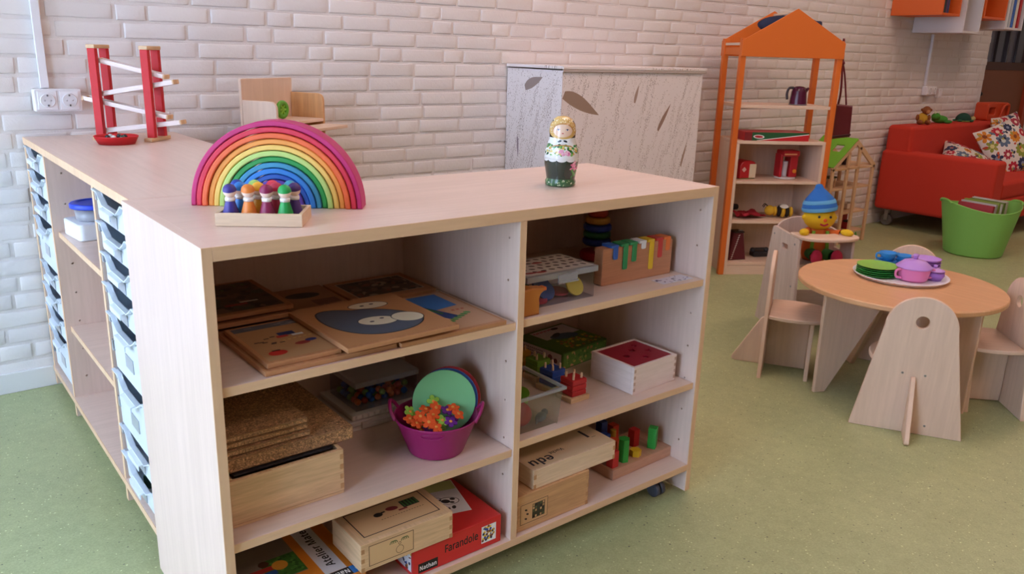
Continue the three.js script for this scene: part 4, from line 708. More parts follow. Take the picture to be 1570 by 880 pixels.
  solo('toy_fish', 'grey plastic figure lying in the clear open tub', 'toy', merge([at(ball(0.014, 14, 10), 0, 0, 0, 0, 0, 0, [1.7, 0.7, 0.9]), at(ball(0.009, 12, 8), 0.026, 0.002, 0), at(bx(0.012, 0.014, 0.003), -0.026, 0, 0)]), std(0x4f5a60, 0.5), [c[0] + 0.034, y0 + 0.0135, c[1] + 0.04], [0, 0.5, 0]);
}
{
  const y0 = SH.b + 0.0005;
  const a = woodenBox('wooden_game_box', 'brown wooden box with a black printed label on its front', [0.815, y0, 1.79], 0.242, 0.098, 0.142, wood(205, 158, 112, 0.14, 0.5, { rep: 2 }));
  part(a, 'front_label', new THREE.PlaneGeometry(0.088, 0.056), printed(print(440, 280, (g, W, Hh) => { g.fillStyle = '#cfa273'; g.fillRect(0, 0, W, Hh); g.strokeStyle = '#33221a'; g.lineWidth = 6; g.strokeRect(6, 6, W - 12, Hh - 12); g.fillStyle = '#2a1c18'; for (let i = 0; i < 3; i++) { g.beginPath(); g.ellipse(90 + (i % 2) * 24, 90 + i * 60, 22, 12, 0.4, 0, 7); g.fill(); } g.fillStyle = '#3a2a20'; g.fillRect(190, 40, 200, 200); for (let r = 0; r < 5; r++) for (let i = 0; i < 5; i++) { g.fillStyle = ['#b08a5c', '#4f5a34', '#1c1614', '#c8a070', '#2f3a2a'][(i * 2 + r * 3 + i * r) % 5]; g.fillRect(196 + i * 39, 46 + r * 39, 28, 30); } })), [-0.062, 0.045, 0.0718]);
  const b = woodenBox('wooden_game_box', 'pale wooden box with dark lettering on the lid, stacked on the brown one', [0.893, y0 + 0.0985, 1.79], 0.28, 0.052, 0.13, boxWoodPale);
  topPrint(b, 'lid_lettering', 0.27, 0.12, 0.052, print(1080, 480, (g, W, Hh) => { g.fillStyle = '#dcc09c'; g.fillRect(0, 0, W, Hh); g.fillStyle = '#16182c'; g.save(); g.translate(330, 330); g.rotate(Math.PI); g.font = 'bold 170px sans-serif'; g.fillText('edu', 0, 0); g.restore(); g.save(); g.translate(520, 290); g.rotate(Math.PI); g.font = 'bold 66px sans-serif'; g.fillText('Vucht', 0, 0); g.restore(); g.fillRect(900, 110, 34, 170); g.fillStyle = '#8a7a66'; g.fillRect(940, 290, 60, 10); }), 0.55);
  // board with coloured upright blocks
  const c = thing('block_board', 'long wooden peg board carrying coloured upright blocks', 'toy', [1.2, y0, 1.742], 0.03), m = wood(196, 150, 124, 0.1, 0.5, { rep: 2 });
  part(c, 'board', bx(0.258, 0.031, 0.142, 0.002, true), m, [0, 0.0155, 0]);
  const blocks = [[-0.112, 0.05, 'red', 0xc02a2c, 0.048, 4], [-0.064, 0.046, 'green', 0x2a9a3c, 0.068, 6], [-0.012, 0.046, 'flat yellow', 0xe0b824, 0.018, 6], [0.064, 0.042, 'right-hand green', 0x27a03a, 0.064, 4], [-0.098, 0.002, 'blue', 0x1f3f94, 0.075, 4], [-0.052, -0.002, 'orange', 0xd0502c, 0.042, 6], [0.03, -0.0, 'dark red', 0xb02424, 0.052, 4], [-0.06, -0.046, 'tall blue', 0x1c3888, 0.085, 4], [-0.01, -0.046, 'vermilion', 0xc8402a, 0.06, 4], [-0.105, -0.046, 'maroon', 0x7a1c24, 0.06, 4], [-0.034, -0.024, 'mustard', 0xb08a2c, 0.058, 12]];
  blocks.forEach(([x, z, n, k, h, sides]) => {
    const cx = 1.2 + x * Math.cos(0.03) + z * Math.sin(0.03), cz = 1.742 + z * Math.cos(0.03) - x * Math.sin(0.03);
    solo('upright_block', `${n.replace('right-hand ', 'square ').replace(/^green$/, 'six-sided green')} wooden block standing on the long peg board`, 'block', at(toCreasedNormals(new THREE.CylinderGeometry(sides === 12 ? 0.009 : 0.0165, sides === 12 ? 0.009 : 0.0165, h, sides, 1), 0.5), 0, h / 2, 0, 0, Math.PI / 4), std(k, 0.45), [cx, y0 + 0.0315, cz], [0, n.includes('green') ? 0.5 : 0.03, 0], 'blocks on the peg board');
  });
}

// ---------------------------------------------------------------- along the back wall
// low cupboard box wrapped in birch-bark print
{
  const W = 0.965, D = 0.4, Hh = 1.168, x0 = 2.082;
  const bark = (n, w, h, flakes) => print(w, h, (g) => {
    g.fillStyle = '#e8e1e0'; g.fillRect(0, 0, w, h);
    for (let s = 0; s < n * 1.5; s++) {                       // long slanting streaks made of short flecks
      const x = rnd() * w * 1.1, y = rnd() * h - 60, a = Math.PI / 2 + 0.12 + 0.3 * rnd(), L = rr(30, 300), k = Math.floor(L / 3), col = ['#8a7468', '#6f5c54', '#a08a7e', '#5c4c48'][s % 4];
      for (let i = 0; i < k; i++) { g.fillStyle = col; g.globalAlpha = rr(0.25, 0.9); g.fillRect(x + Math.cos(a) * i * 3 + rr(-9, 9), y + Math.sin(a) * i * 3 + rr(-3, 3), rr(1, 4), rr(1, 5)); }
    }
    g.globalAlpha = 1;
    for (let i = 0; i < 2400; i++) { g.fillStyle = ['#7a685e', '#9a887e'][i % 2]; g.fillRect(rnd() * w, rnd() * h, rr(1, 3), rr(2, 6)); }
    for (const [x, y, a, l, t, c] of flakes) { g.save(); g.translate(x * w, y * h); g.rotate(a); g.fillStyle = c; g.beginPath(); g.moveTo(-l / 2, -t * 0.2); g.quadraticCurveTo(-l / 4, -t, l * 0.2, -t * 0.4); g.lineTo(l / 2, 0); g.quadraticCurveTo(0, t * 0.9, -l / 2, t * 0.5); g.closePath(); g.fill(); g.restore(); }
  });
  const c = thing('bark_cupboard', 'waist-high cupboard box covered in birch bark print', 'cupboard', [x0, 0, 0.003]);
  const body = part(c, 'carcass', bx(W - 0.004, Hh - 0.02, D - 0.004, 0.002), std(0xcfc4c0, 0.7), [W / 2, (Hh - 0.02) / 2, D / 2]);
  part(c, 'front_panel', new THREE.PlaneGeometry(W, Hh - 0.02), printed(bark(150, 1180, 1400, [[0.13, 0.13, 0.42, 300, 60, '#9a8272'], [0.72, 0.19, -1.0, 190, 22, '#94786a'], [0.5, 0.09, -1.3, 110, 18, '#a48c80'], [0.9, 0.36, -1.3, 160, 14, '#a08676'], [0.42, 0.44, -0.9, 120, 16, '#8a7468']]), 0.6), [W / 2, (Hh - 0.02) / 2, D + 0.0005]);
  const s = new THREE.PlaneGeometry(D, Hh - 0.02); s.rotateY(-Math.PI / 2);
  part(c, 'side_panel', s, printed(bark(70, 500, 1400, [[0.5, 0.05, -0.35, 170, 44, '#9a8a84'], [0.24, 0.32, 1.5, 120, 12, '#8f8088']]), 0.6), [-0.0005, (Hh - 0.02) / 2, D / 2]);
  const top = part(c, 'lid_board', bx(W + 0.03, 0.014, D + 0.012, 0.003), printed(bark(120, 1024, 512, []), 0.6), [W / 2 + 0.008, Hh - 0.007, D / 2 + 0.005]);
  part(c, 'lid_lip', bx(W + 0.026, 0.012, 0.008, 0.002), std(0xb8aca6, 0.7), [W / 2 + 0.008, Hh - 0.02, D + 0.006]);
}
// orange house-shaped rack with wooden cupboard, turned 32 degrees
const RK = { x: 3.417, z: 0.352, th: 0.56, w: 0.588, d: 0.3 };
const rk = (a, b, y = 0) => [RK.x + a * Math.cos(RK.th) + b * Math.sin(RK.th), y, RK.z + a * Math.sin(RK.th) - b * Math.cos(RK.th)];
{
  const { w, d } = RK, hp = 1.33, ha = 1.49;
  const c = thing('house_rack', 'orange house-shaped play rack with gable roof and wooden shelves', 'rack', [RK.x, 0, RK.z], -RK.th);
  // local: +x along the front, -z to the back
  for (const x of [0.016, w - 0.016]) for (const z of [-0.016, -d + 0.016]) part(c, 'post', bx(0.032, hp, 0.032, 0.003), orangePaint, [x, hp / 2, z]);
  const gab = poly([[0, 1.235], [w, 1.235], [w, hp - 0.012], [w / 2, ha], [0, hp - 0.012]]);
  for (const z of [0.005, -d - 0.005]) part(c, 'gable', at(ext(gab, 0.01, 0.0015)), orangePaint, [0, 0, z]);
  for (const x of [0.016, w - 0.016]) part(c, 'side_rail', bx(0.014, 0.04, d - 0.064, 0.002), orangePaint, [x, 1.262, -d / 2]);
  for (const x of [0.016, w - 0.016]) part(c, 'eave_rod', bx(0.016, 0.014, d - 0.02, 0.002, true), ply, [x, hp - 0.03, -d / 2]);
  part(c, 'ridge_rod', at(cyl(0.008, 0.008, d, 12), 0, 0, 0, -Math.PI / 2), ply, [w / 2, ha - 0.022, 0]);
  const hs = [0.977, 0.78, 0.552, 0.321, 0.072];
  part(c, 'upper_shelf', bx(w - 0.064, 0.018, d - 0.01, 0.002, true), ply, [w / 2, hs[0] - 0.009, -d / 2]);
  part(c, 'cupboard_top', bx(w - 0.064, 0.018, d, 0.002, true), ply, [w / 2, hs[1] - 0.009, -d / 2]);
  for (const h of hs.slice(2)) part(c, 'shelf', bx(w - 0.1, 0.016, d - 0.012, 0.002, true), ply, [w / 2, h - 0.008, -d / 2]);
  part(c, 'plinth', bx(w - 0.1, 0.054, 0.014, 0.0015, true), ply, [w / 2, 0.027, -0.012]);
  for (const x of [0.041, w - 0.041]) part(c, 'cupboard_side', bx(0.018, hs[1] - 0.018, d - 0.002, 0.0015), ply, [x, (hs[1] - 0.018) / 2, -d / 2]);
  part(c, 'cupboard_back', bx(w - 0.1, hs[1] - 0.03, 0.006, 0.001), ply, [w / 2, hs[1] / 2, -d + 0.004]);
}
// things on the rack
{
  const put = (name, label, cat, a, b, y, turn = 0) => thing(name, label, cat, rk(a, b, y), -RK.th + turn);
  const k = put('toy_kettle', 'dark purple toy kettle on the upper rack shelf', 'kettle', 0.40, 0.09, 0.9775), km = gloss(0x4c1030, 0.25);
  part(k, 'kettle_body', lathe([[0.0001, 0], [0.046, 0], [0.048, 0.006], [0.041, 0.075], [0.034, 0.096], [0.02, 0.103], [0.0001, 0.105]], 28), km); part(k, 'handle', tube([[-0.035, 0.095, 0], [-0.06, 0.092, 0], [-0.07, 0.065, 0], [-0.066, 0.03, 0]], 0.0075, 18, 8), std(0x3a3238, 0.4)); part(k, 'spout', at(cyl(0.012, 0.006, 0.03, 12), 0.034, 0.075, 0, 0, 0, -0.8), km); part(k, 'base_ring', cyl(0.05, 0.05, 0.006, 28), std(0x7a7478, 0.4));
  const g = put('game_box', 'flat red, green and white game box on the rack cupboard top', 'game', 0.265, 0.10, 0.7805, 0.02); part(g, 'box_body', bx(0.385, 0.048, 0.17, 0.002), std(0xb81f28, 0.45), [0, 0.024, 0]);
  part(g, 'front_print', new THREE.PlaneGeometry(0.383, 0.046), printed(print(768, 92, (q, W, Hh) => { q.fillStyle = '#1f5a34'; q.fillRect(0, 0, W, Hh); q.fillStyle = '#c4242c'; q.beginPath(); q.moveTo(180, Hh); q.lineTo(W, 20); q.lineTo(W, Hh); q.closePath(); q.fill(); q.strokeStyle = '#e6e6e2'; q.lineWidth = 9; q.beginPath(); q.moveTo(150, Hh); q.lineTo(W, 18); q.stroke(); q.fillStyle = '#7a1c20'; q.fillRect(0, 0, 90, Hh); q.fillStyle = '#e8e2e0'; q.beginPath(); q.ellipse(170, 50, 66, 22, 0.05, 0, 7); q.fill(); q.fillStyle = '#b8242c'; q.beginPath(); q.ellipse(170, 50, 50, 13, 0.05, 0, 7); q.fill(); })), [0, 0.024, 0.0856]);
  const t = put('toy_toaster', 'red toy toaster with a cream end panel on the rack', 'toaster', 0.14, 0.13, 0.5525, 0.25), rm = gloss(0xb81c28, 0.4);
  const ts = new THREE.Shape(); ts.moveTo(-0.055, 0); ts.lineTo(0.055, 0); ts.lineTo(0.055, 0.07); ts.quadraticCurveTo(0.05, 0.1, 0, 0.102); ts.quadraticCurveTo(-0.05, 0.1, -0.055, 0.07); ts.closePath();
  part(t, 'toaster_body', ext(ts, 0.09, 0.004), rm, [0, 0.004, 0]); part(t, 'end_panel', bx(0.045, 0.08, 0.003, 0.001), std(0xe0d2b4, 0.5), [0.028, 0.046, 0.0465]); part(t, 'badge', at(ext(rrect(0.022, 0.022, 0.003), 0.002, 0.0005), 0, 0, 0, 0, 0, 0.78), std(0xd8b0ac, 0.5), [-0.03, 0.055, 0.046]); part(t, 'foot', bx(0.1, 0.005, 0.08, 0.001), std(0x6a8a3a, 0.5), [0, 0.0025, 0]);
  const m = put('toy_coffee_maker', 'red toy coffee maker with white tray on the rack', 'coffee maker', 0.40, 0.14, 0.5525, 0.1);
  part(m, 'foot_plate', cyl(0.062, 0.06, 0.01, 32, 0.003), std(0xd8d0ce, 0.4)); part(m, 'rear_column', bx(0.05, 0.135, 0.07, 0.006), rm, [0.036, 0.076, -0.01]); part(m, 'left_column', bx(0.016, 0.135, 0.07, 0.005), rm, [-0.044, 0.076, -0.01]); part(m, 'head', bx(0.105, 0.035, 0.09, 0.008), rm, [0.005, 0.148, 0]); part(m, 'can', cyl(0.018, 0.02, 0.09, 20), std(0xb8b0b8, 0.3), [-0.014, 0.011, 0.004]); part(m, 'dial', at(cyl(0.012, 0.012, 0.006, 20), 0, 0, 0, Math.PI / 2), std(0xe08a2c, 0.4), [0.04, 0.045, 0.026]); part(m, 'trim', bx(0.08, 0.008, 0.003, 0.001), std(0xe8a070, 0.4), [-0.005, 0.145, 0.0465]);
  // crumpled red cloth
  const cg = new THREE.PlaneGeometry(0.17, 0.13, 26, 20); cg.rotateX(-Math.PI / 2); const cp = cg.attributes.position; for (let i = 0; i < cp.count; i++) { const x = cp.getX(i), z = cp.getZ(i); cp.setY(i, 0.004 + 0.03 * Math.abs(vn(x * 26 + 9, z * 26 + 9, 64, 64) - 0.15) + 0.012 * vn(x * 60 + 4, z * 60 + 4, 64, 64)); } cg.computeVertexNormals();
  solo('cloth_bib', 'crumpled crimson doll cloth on the rack shelf', 'cloth', merge([cg, at(cg.clone(), 0, -0.003, 0)]), plush(0xa82030), rk(0.19, 0.12, 0.3245), [0, -RK.th + 0.4, 0]);
  const hd = put('toy_hairdryer', 'black and white toy hairdryer behind the crimson cloth', 'toy', 0.11, 0.20, 0.3215, 0.3); part(hd, 'barrel', at(cyl(0.022, 0.017, 0.08, 18), -0.03, 0.045, 0, 0, 0, -Math.PI / 2), blackPlastic); part(hd, 'grip', bx(0.02, 0.034, 0.018, 0.004), std(0xd8d4d0, 0.5), [0, 0.017, 0]);
  // striped bee plush
  const be = put('plush_bee', 'yellow and black striped plush bee on the rack shelf', 'plush', 0.40, 0.11, 0.3215, -0.2), ym = plush(0xe0b02c), bm = plush(0x2a2420);
  for (let i = 0; i < 5; i++) part(be, i % 2 ? 'black_band' : 'yellow_band', at(ball(0.036 - 0.003 * Math.abs(i - 2), 18, 12), 0, 0, 0, 0, 0, 0, [0.42, 1, 1]), i % 2 ? bm : ym, [-0.046 + i * 0.023, 0.038, 0]);
  part(be, 'head', ball(0.03, 18, 12), ym, [-0.078, 0.042, 0.006]); for (const s of [-1, 1]) part(be, 'antenna', tube([[-0.09, 0.064, s * 0.01], [-0.105, 0.078, s * 0.014], [-0.118, 0.06, s * 0.016]], 0.0025, 10, 6), bm); for (const s of [-1, 1]) part(be, 'wing', at(ball(0.026, 14, 10), 0, 0, 0, 0, 0, 0, [1, 0.18, 0.7]), plush(0xe8e0d0), [0.0, 0.071, s * 0.022], [s * 0.5, 0, 0]);
  // bag at the bottom
  const bg = put('handbag', 'dark red toy handbag with white stitching at the rack bottom', 'bag', 0.125, 0.10, 0.0725, 0.2), bs = poly([[-0.06, 0], [0.06, 0], [0.03, 0.165], [-0.035, 0.165]]);
  part(bg, 'bag_body', ext(bs, 0.07, 0.006), std(0x5c1420, 0.6)); part(bg, 'stitching', merge(Array.from({ length: 12 }, (_, i) => at(bx(0.012, 0.004, 0.002, 0.0005), -0.04 + i * 0.0036, 0.012 + i * 0.0125, 0.0355, 0, 0, 0.6))), std(0xd8ccc8, 0.6)); part(bg, 'flap', bx(0.066, 0.008, 0.072, 0.002), std(0x2a1a1e, 0.5), [0, 0.168, 0]); part(bg, 'zip_pull', bx(0.03, 0.006, 0.006, 0.001), std(0xa8a4a4, 0.4), [0.015, 0.176, 0.02]);
  const sh = put('toy_phone', 'black toy telephone at the rack bottom', 'toy', 0.31, 0.17, 0.0725, 0.1); part(sh, 'cradle', bx(0.1, 0.03, 0.06, 0.006), blackPlastic, [0, 0.015, 0]); part(sh, 'receiver', merge([at(bx(0.11, 0.012, 0.022, 0.004), 0, 0.045, 0), at(ball(0.016, 12, 8), -0.045, 0.038, 0), at(ball(0.016, 12, 8), 0.045, 0.038, 0)]), std(0x30343c, 0.4));
  // blue bag on the roof, red shoulder bag on the side
  const bl = put('blue_pouch', 'dark blue fabric pouch slung over the rack ridge', 'bag', 0.33, 0.17, 1.345, 0); part(bl, 'pouch_body', at(ball(0.06, 22, 14), 0, 0, 0, 0, 0, 0, [3.1, 0.9, 0.85]), plush(0x2c3450), [0, 0.065, 0]); part(bl, 'pouch_flap', bx(0.13, 0.05, 0.06, 0.012), plush(0x343c5a), [0.12, 0.068, 0]);
  const [sx, , sz] = rk(RK.w + 0.012, 0.045);
  const rb = thing('shoulder_bag', 'dark red shoulder bag hanging from the side of the orange rack', 'bag', [sx, 0, sz], -RK.th);
  const rmat = std(0x5c121e, 0.55);
  part(rb, 'strap', merge([tube([[0.0, 1.345, 0], [0.006, 1.3, 0.002], [0.012, 1.2, 0.004], [0.03, 1.05, -0.01], [0.04, 0.985, -0.04]], 0.006, 30, 8), tube([[0.0, 1.345, 0], [0.008, 1.28, -0.02], [0.05, 1.15, -0.03], [0.1, 0.985, -0.06]], 0.005, 30, 8), at(ball(0.013, 12, 8), 0.01, 1.215, 0.004)]), std(0x6a1424, 0.6));
  part(rb, 'bag_body', at(ext(poly([[-0.075, 0], [0.075, 0.012], [0.065, 0.19], [-0.06, 0.2]]), 0.03, 0.008), 0, 0, 0, 0, 0.25), rmat, [0.075, 0.79, -0.05]); part(rb, 'bag_trim', at(bx(0.146, 0.012, 0.036, 0.004), 0, 0, 0, 0, 0.25, 0.08), std(0x3a0c14, 0.5), [0.075, 0.81, -0.05]);
}
// doll's house
{
  const x0 = 4.585, x1 = 5.125, zf = 0.3, zb = 0.06, he = 0.54, ha = 0.718, wx = x1 - x0, m = wood(214, 176, 138, 0.08, 0.55, { rep: 2 }), green = std(0x74b82a, 0.55), dark = std(0x27331f, 0.7);
  const c = thing('dolls_house', 'open wooden dolls house with green gable roof by the wall', 'dollhouse', [(x0 + x1) / 2, 0, (zf + zb) / 2]), dz = (zf - zb) / 2;
  for (const z of [dz, -dz]) { for (const x of [-wx / 2 + 0.015, -wx * 0.14, wx * 0.1, wx / 2 - 0.015]) part(c, 'post', bx(0.03, Math.abs(x) > wx * 0.4 ? he : he + 0.1 + (Math.abs(x) < 0.07 ? 0.03 : 0.0), 0.014, 0.002), m, [x, (Math.abs(x) > wx * 0.4 ? he : he + 0.1 + (Math.abs(x) < 0.07 ? 0.03 : 0)) / 2, z]); }
  const sl = Math.atan2(ha - he, wx / 2), L = Math.hypot(ha - he, wx / 2);
  for (const z of [dz, -dz]) for (const s of [-1, 1]) part(c, 'rafter', at(bx(L, 0.034, 0.014, 0.002, true), 0, 0, 0, 0, 0, -s * sl), m, [s * wx / 4, (he + ha) / 2 - 0.012, z]);
  for (const z of [dz]) part(c, 'tie_beam', bx(wx - 0.03, 0.016, 0.014, 0.002, true), m, [0, he - 0.01, z]);
  for (const [y, l] of [[0.39, 0], [0.215, 0], [0.075, 0], [0.012, 0]]) part(c, 'house_floor', bx(wx - 0.012, 0.013, 2 * dz - 0.016, 0.0015, true), m, [0, y, 0]);
  const rs = rrect(2 * dz + 0.02, L, 0.004); for (const [x, y, w, h] of [[-0.05, -0.04, 0.06, 0.075], [0.045, 0.075, 0.05, 0.018]]) rs.holes.push(rrect(w, h, 0.004, x, y));
  const roof = part(c, 'roof_slope', at(ext(rs, 0.01, 0.0015), 0, 0, 0, 0, 0, 0), green, [-wx / 4 - 0.002, (he + ha) / 2 + 0.008, 0]); roof.rotation.set(0, 0, 0); roof.geometry.rotateX(-Math.PI / 2); roof.geometry.rotateY(Math.PI / 2); roof.geometry.rotateZ(sl);
  part(c, 'ridge_beam', bx(0.016, 0.016, 2 * dz, 0.002), m, [0, ha - 0.012, 0]);
  for (const [x, h] of [[wx * 0.14, 0.05], [wx * 0.22, 0.045], [wx * 0.3, 0.05], [-wx * 0.0, 0.05]]) part(c, 'hedge_cutout', ext((() => { const s = new THREE.Shape(); s.moveTo(-0.014, 0); s.quadraticCurveTo(-0.016, h * 0.6, 0, h); s.quadraticCurveTo(0.016, h * 0.6, 0.014, 0); s.closePath(); return s; })(), 0.006, 0.001), std(0x4a8a2c, 0.6), [x, 0.0185, dz - 0.002]);
  part(c, 'green_panel', bx(wx * 0.19, 0.125, 0.006, 0.001), std(0x5fa028, 0.6), [-wx * 0.02, 0.145, -dz + 0.02]);
  // furniture
  const fr = (name, label, x, y, z, build) => { const o = thing(name, label, 'toy', [(x0 + x1) / 2 + x, y, (zf + zb) / 2 + z]); build(o); };
  fr('toy_chair', 'tiny red toy chair in the dolls house', wx * 0.26, 0.0815, 0.05, (o) => { const r = std(0xa82428, 0.5); part(o, 'seat', bx(0.06, 0.05, 0.05, 0.006), r, [0, 0.025, 0]); part(o, 'backrest', bx(0.06, 0.075, 0.014, 0.005), r, [0, 0.086, -0.02]); part(o, 'cushion', bx(0.05, 0.012, 0.04, 0.004), std(0x3a3a3c, 0.6), [0, 0.056, 0.004]); });
  fr('toy_table', 'tiny wooden toy table with green top in the dolls house', -wx * 0.27, 0.3965, 0.04, (o) => { part(o, 'table_top', bx(0.09, 0.012, 0.06, 0.003), std(0x33402c, 0.6), [0, 0.07, 0]); for (const a of [-1, 1]) for (const b of [-1, 1]) part(o, 'leg', bx(0.009, 0.064, 0.009, 0.001), m, [a * 0.035, 0.032, b * 0.022]); });
  fr('toy_bed', 'tiny wooden toy bed in the dolls house', -wx * 0.25, 0.2215, 0.03, (o) => { part(o, 'mattress', bx(0.14, 0.03, 0.08, 0.005), std(0xb07a4c, 0.7), [0, 0.035, 0]); part(o, 'headboard', bx(0.012, 0.09, 0.08, 0.003), std(0x4a2f22, 0.6), [-0.068, 0.045, 0]); part(o, 'bed_legs', merge([-1, 1].flatMap((a) => [-1, 1].map((b) => at(bx(0.01, 0.02, 0.01, 0.001), a * 0.058, 0.01, b * 0.033)))), m); });
  fr('toy_washbasin', 'tiny white toy washbasin in the dolls house', wx * 0.02, 0.2215, 0.05, (o) => { part(o, 'pedestal', cyl(0.014, 0.018, 0.05, 16), boxWoodPale); part(o, 'basin', lathe([[0.0001, 0.05], [0.02, 0.05], [0.034, 0.072], [0.03, 0.072], [0.0001, 0.056]], 20), std(0xdcd2c4, 0.4)); });
  fr('toy_bathtub', 'tiny wooden toy bathtub in the dolls house', wx * 0.28, 0.2215, 0.03, (o) => { part(o, 'tub', merge([at(bx(0.1, 0.008, 0.06, 0.002), 0, 0.012, 0), ...[-1, 1].map((s) => at(bx(0.1, 0.035, 0.006, 0.002), 0, 0.025, s * 0.03)), ...[-1, 1].map((s) => at(bx(0.006, 0.035, 0.066, 0.002), s * 0.05, 0.025, 0))]), std(0xe0d0bc, 0.5)); part(o, 'feet', merge([-1, 1].map((s) => at(bx(0.012, 0.01, 0.05, 0.001), s * 0.035, 0.005, 0))), m); });
  fr('toy_figure', 'tiny dark toy figure in the dolls house attic', -wx * 0.02, 0.547, 0.06, (o) => { part(o, 'figure_body', cyl(0.022, 0.01, 0.05, 16), std(0x3a2028, 0.6)); part(o, 'figure_head', ball(0.014, 14, 10), std(0x8a5a44, 0.6), [0, 0.061, 0]); });
  part(c, 'attic_floor', bx(wx - 0.02, 0.008, 2 * dz - 0.016, 0.001, true), m, [0, he + 0.002, 0]);
}
// sockets and cable ducts on the brick wall
{
  const socket = (label, x0, n, y, w, h) => {
    const s = thing('wall_socket', label, 'socket', [x0, y, 0.002]);
    part(s, 'surface_box', bx(w * n + 0.012, h, 0.042, 0.005), std(0xe6e4e6, 0.4), [(w * n) / 2, 0, 0.021]);
    for (let i = 0; i < n; i++) {
      const f = part(s, 'face_plate', bx(w - 0.008, h - 0.014, 0.004, 0.0015), std(0xeceaec, 0.35), [w * (i + 0.5), 0, 0.0435]);
      const wl = new THREE.Shape(); wl.absarc(0, 0, 0.0205, 0, Math.PI * 2, false); for (const q of [-1, 1]) { const hp = new THREE.Path(); hp.absarc(q * 0.0095, 0, 0.0028, 0, Math.PI * 2, true); wl.holes.push(hp); }
      const wg = new THREE.ExtrudeGeometry(wl, { depth: 0.006, bevelEnabled: false, curveSegments: 14 });
      part(f, 'socket_insert', wg, std(0xdddbdd, 0.4), [0, 0, 0.0005]); part(f, 'socket_ring', new THREE.TorusGeometry(0.0212, 0.0018, 8, 32), std(0xeceaec, 0.35), [0, 0, 0.005]);
      part(f, 'earth_clip', merge([-1, 1].map((q) => at(bx(0.005, 0.006, 0.003, 0.0006), 0, q * 0.0165, 0.0072))), std(0x6a6668, 0.4));
    }
  };
  socket('white double wall socket beside the marble run', 0.066, 2, 1.02, 0.066, 0.074);
  socket('white double wall socket above the red sofa', 6.27, 2, 1.02, 0.075, 0.07);
  const duct = (label, x, y0, y1, w) => { const d = thing('cable_duct', label, 'duct', [x, y0, 0.001]); part(d, 'duct_base', bx(w, y1 - y0, 0.012, 0.001), std(0xdedce0, 0.5), [0, (y1 - y0) / 2, 0.006]); part(d, 'duct_cover', bx(w + 0.002, y1 - y0 - 0.002, 0.01, 0.002), std(0xe3e1e4, 0.45), [0, (y1 - y0) / 2, 0.016]); };
  duct('white cable duct running up from the socket beside the marble run', 0.1, 1.058, CEIL - 0.002, 0.024);
  duct('white cable duct hanging below the white wall cubes', 6.29, 1.056, 1.448, 0.022);
  const sw = thing('wall_switch', 'small white wall switch right of the sofa socket', 'switch', [6.52, 1.0, 0.002]); part(sw, 'surface_box', bx(0.05, 0.075, 0.03, 0.004), std(0xe2dfe0, 0.45), [0, 0.0, 0.015]); part(sw, 'rocker', bx(0.034, 0.05, 0.008, 0.002), std(0xebe9ea, 0.4), [0, 0, 0.032], [0.06, 0, 0]);
}
// cube shelves on the wall
{
  const D = 0.368, t = 0.016, orange = std(0xd9601c, 0.5), white = std(0xd6d2d4, 0.5);
  const cube = (label, x0, w, y, h, m) => { const c = thing('wall_cube', label, 'shelf', [x0, y, 0.003]); part(c, 'bottom', bx(w, t, D, 0.001), m, [w / 2, t / 2, D / 2]); part(c, 'top', bx(w, t, D, 0.001), m, [w / 2, h - t / 2, D / 2]); for (const x of [t / 2, w - t / 2]) part(c, 'side', bx(t, h - 2 * t, D, 0.001), m, [x, h / 2, D / 2]); part(c, 'back', bx(w - 2 * t, h - 2 * t, 0.006, 0.0008), m, [w / 2, h / 2, 0.004]); };
  cube('orange wall cube with books, at the free end of the row', 5.60, 0.272, 1.555, 0.33, orange);
  cube('empty white wall cube between the two orange ones', 5.955, 0.275, 1.448, 0.36, white);
  cube('orange wall cube between the two white ones', 6.262, 0.375, 1.562, 0.33, orange);
  cube('white wall cube with picture books beside the door', 6.66, 0.32, 1.50, 0.36, white);
  const book = (label, x, y, z, w, h, d, cover, lean) => { const b = thing('book', label, 'book', [x, y, z], 0); b.rotation.z = lean || 0; part(b, 'pages', bx(w - 0.003, h - 0.006, d - 0.004, 0.0006), std(0xe6e0d4, 0.8), [0, h / 2, 0.001]); part(b, 'cover', merge([...[-1, 1].map((s) => at(bx(0.0016, h, d, 0.0005), s * (w / 2 - 0.0008), h / 2, 0)), at(bx(w, h, 0.0016, 0.0005), 0, h / 2, d / 2)]), cover); };
  const names = ['pale grey', 'dark green', 'black', 'purple', 'dark blue'];
  [0xb8b4ac, 0x2f4a3c, 0x24242a, 0x5a2f5c, 0x2c3a64].forEach((c, i) => book(`${names[i]} upright book in the end orange wall cube`, 5.634 + i * 0.023, 1.5715, 0.27, 0.019, 0.2 + 0.012 * (i % 3), 0.16, std(c, 0.5)));
  const n2 = ['white', 'light grey', 'bright blue', 'cream'];
  [0xd8dce0, 0xb4b8c0, 0x2c62b8, 0xd8cfc0].forEach((c, i) => book(`${n2[i]} picture book in the white cube beside the door`, 6.70 + i * 0.05, 1.5165, 0.26, 0.04, 0.26, 0.2, std(c, 0.45)));
  book('slim red book in the white cube beside the door', 6.915, 1.5165, 0.26, 0.03, 0.25, 0.2, std(0xb8242c, 0.45));
}
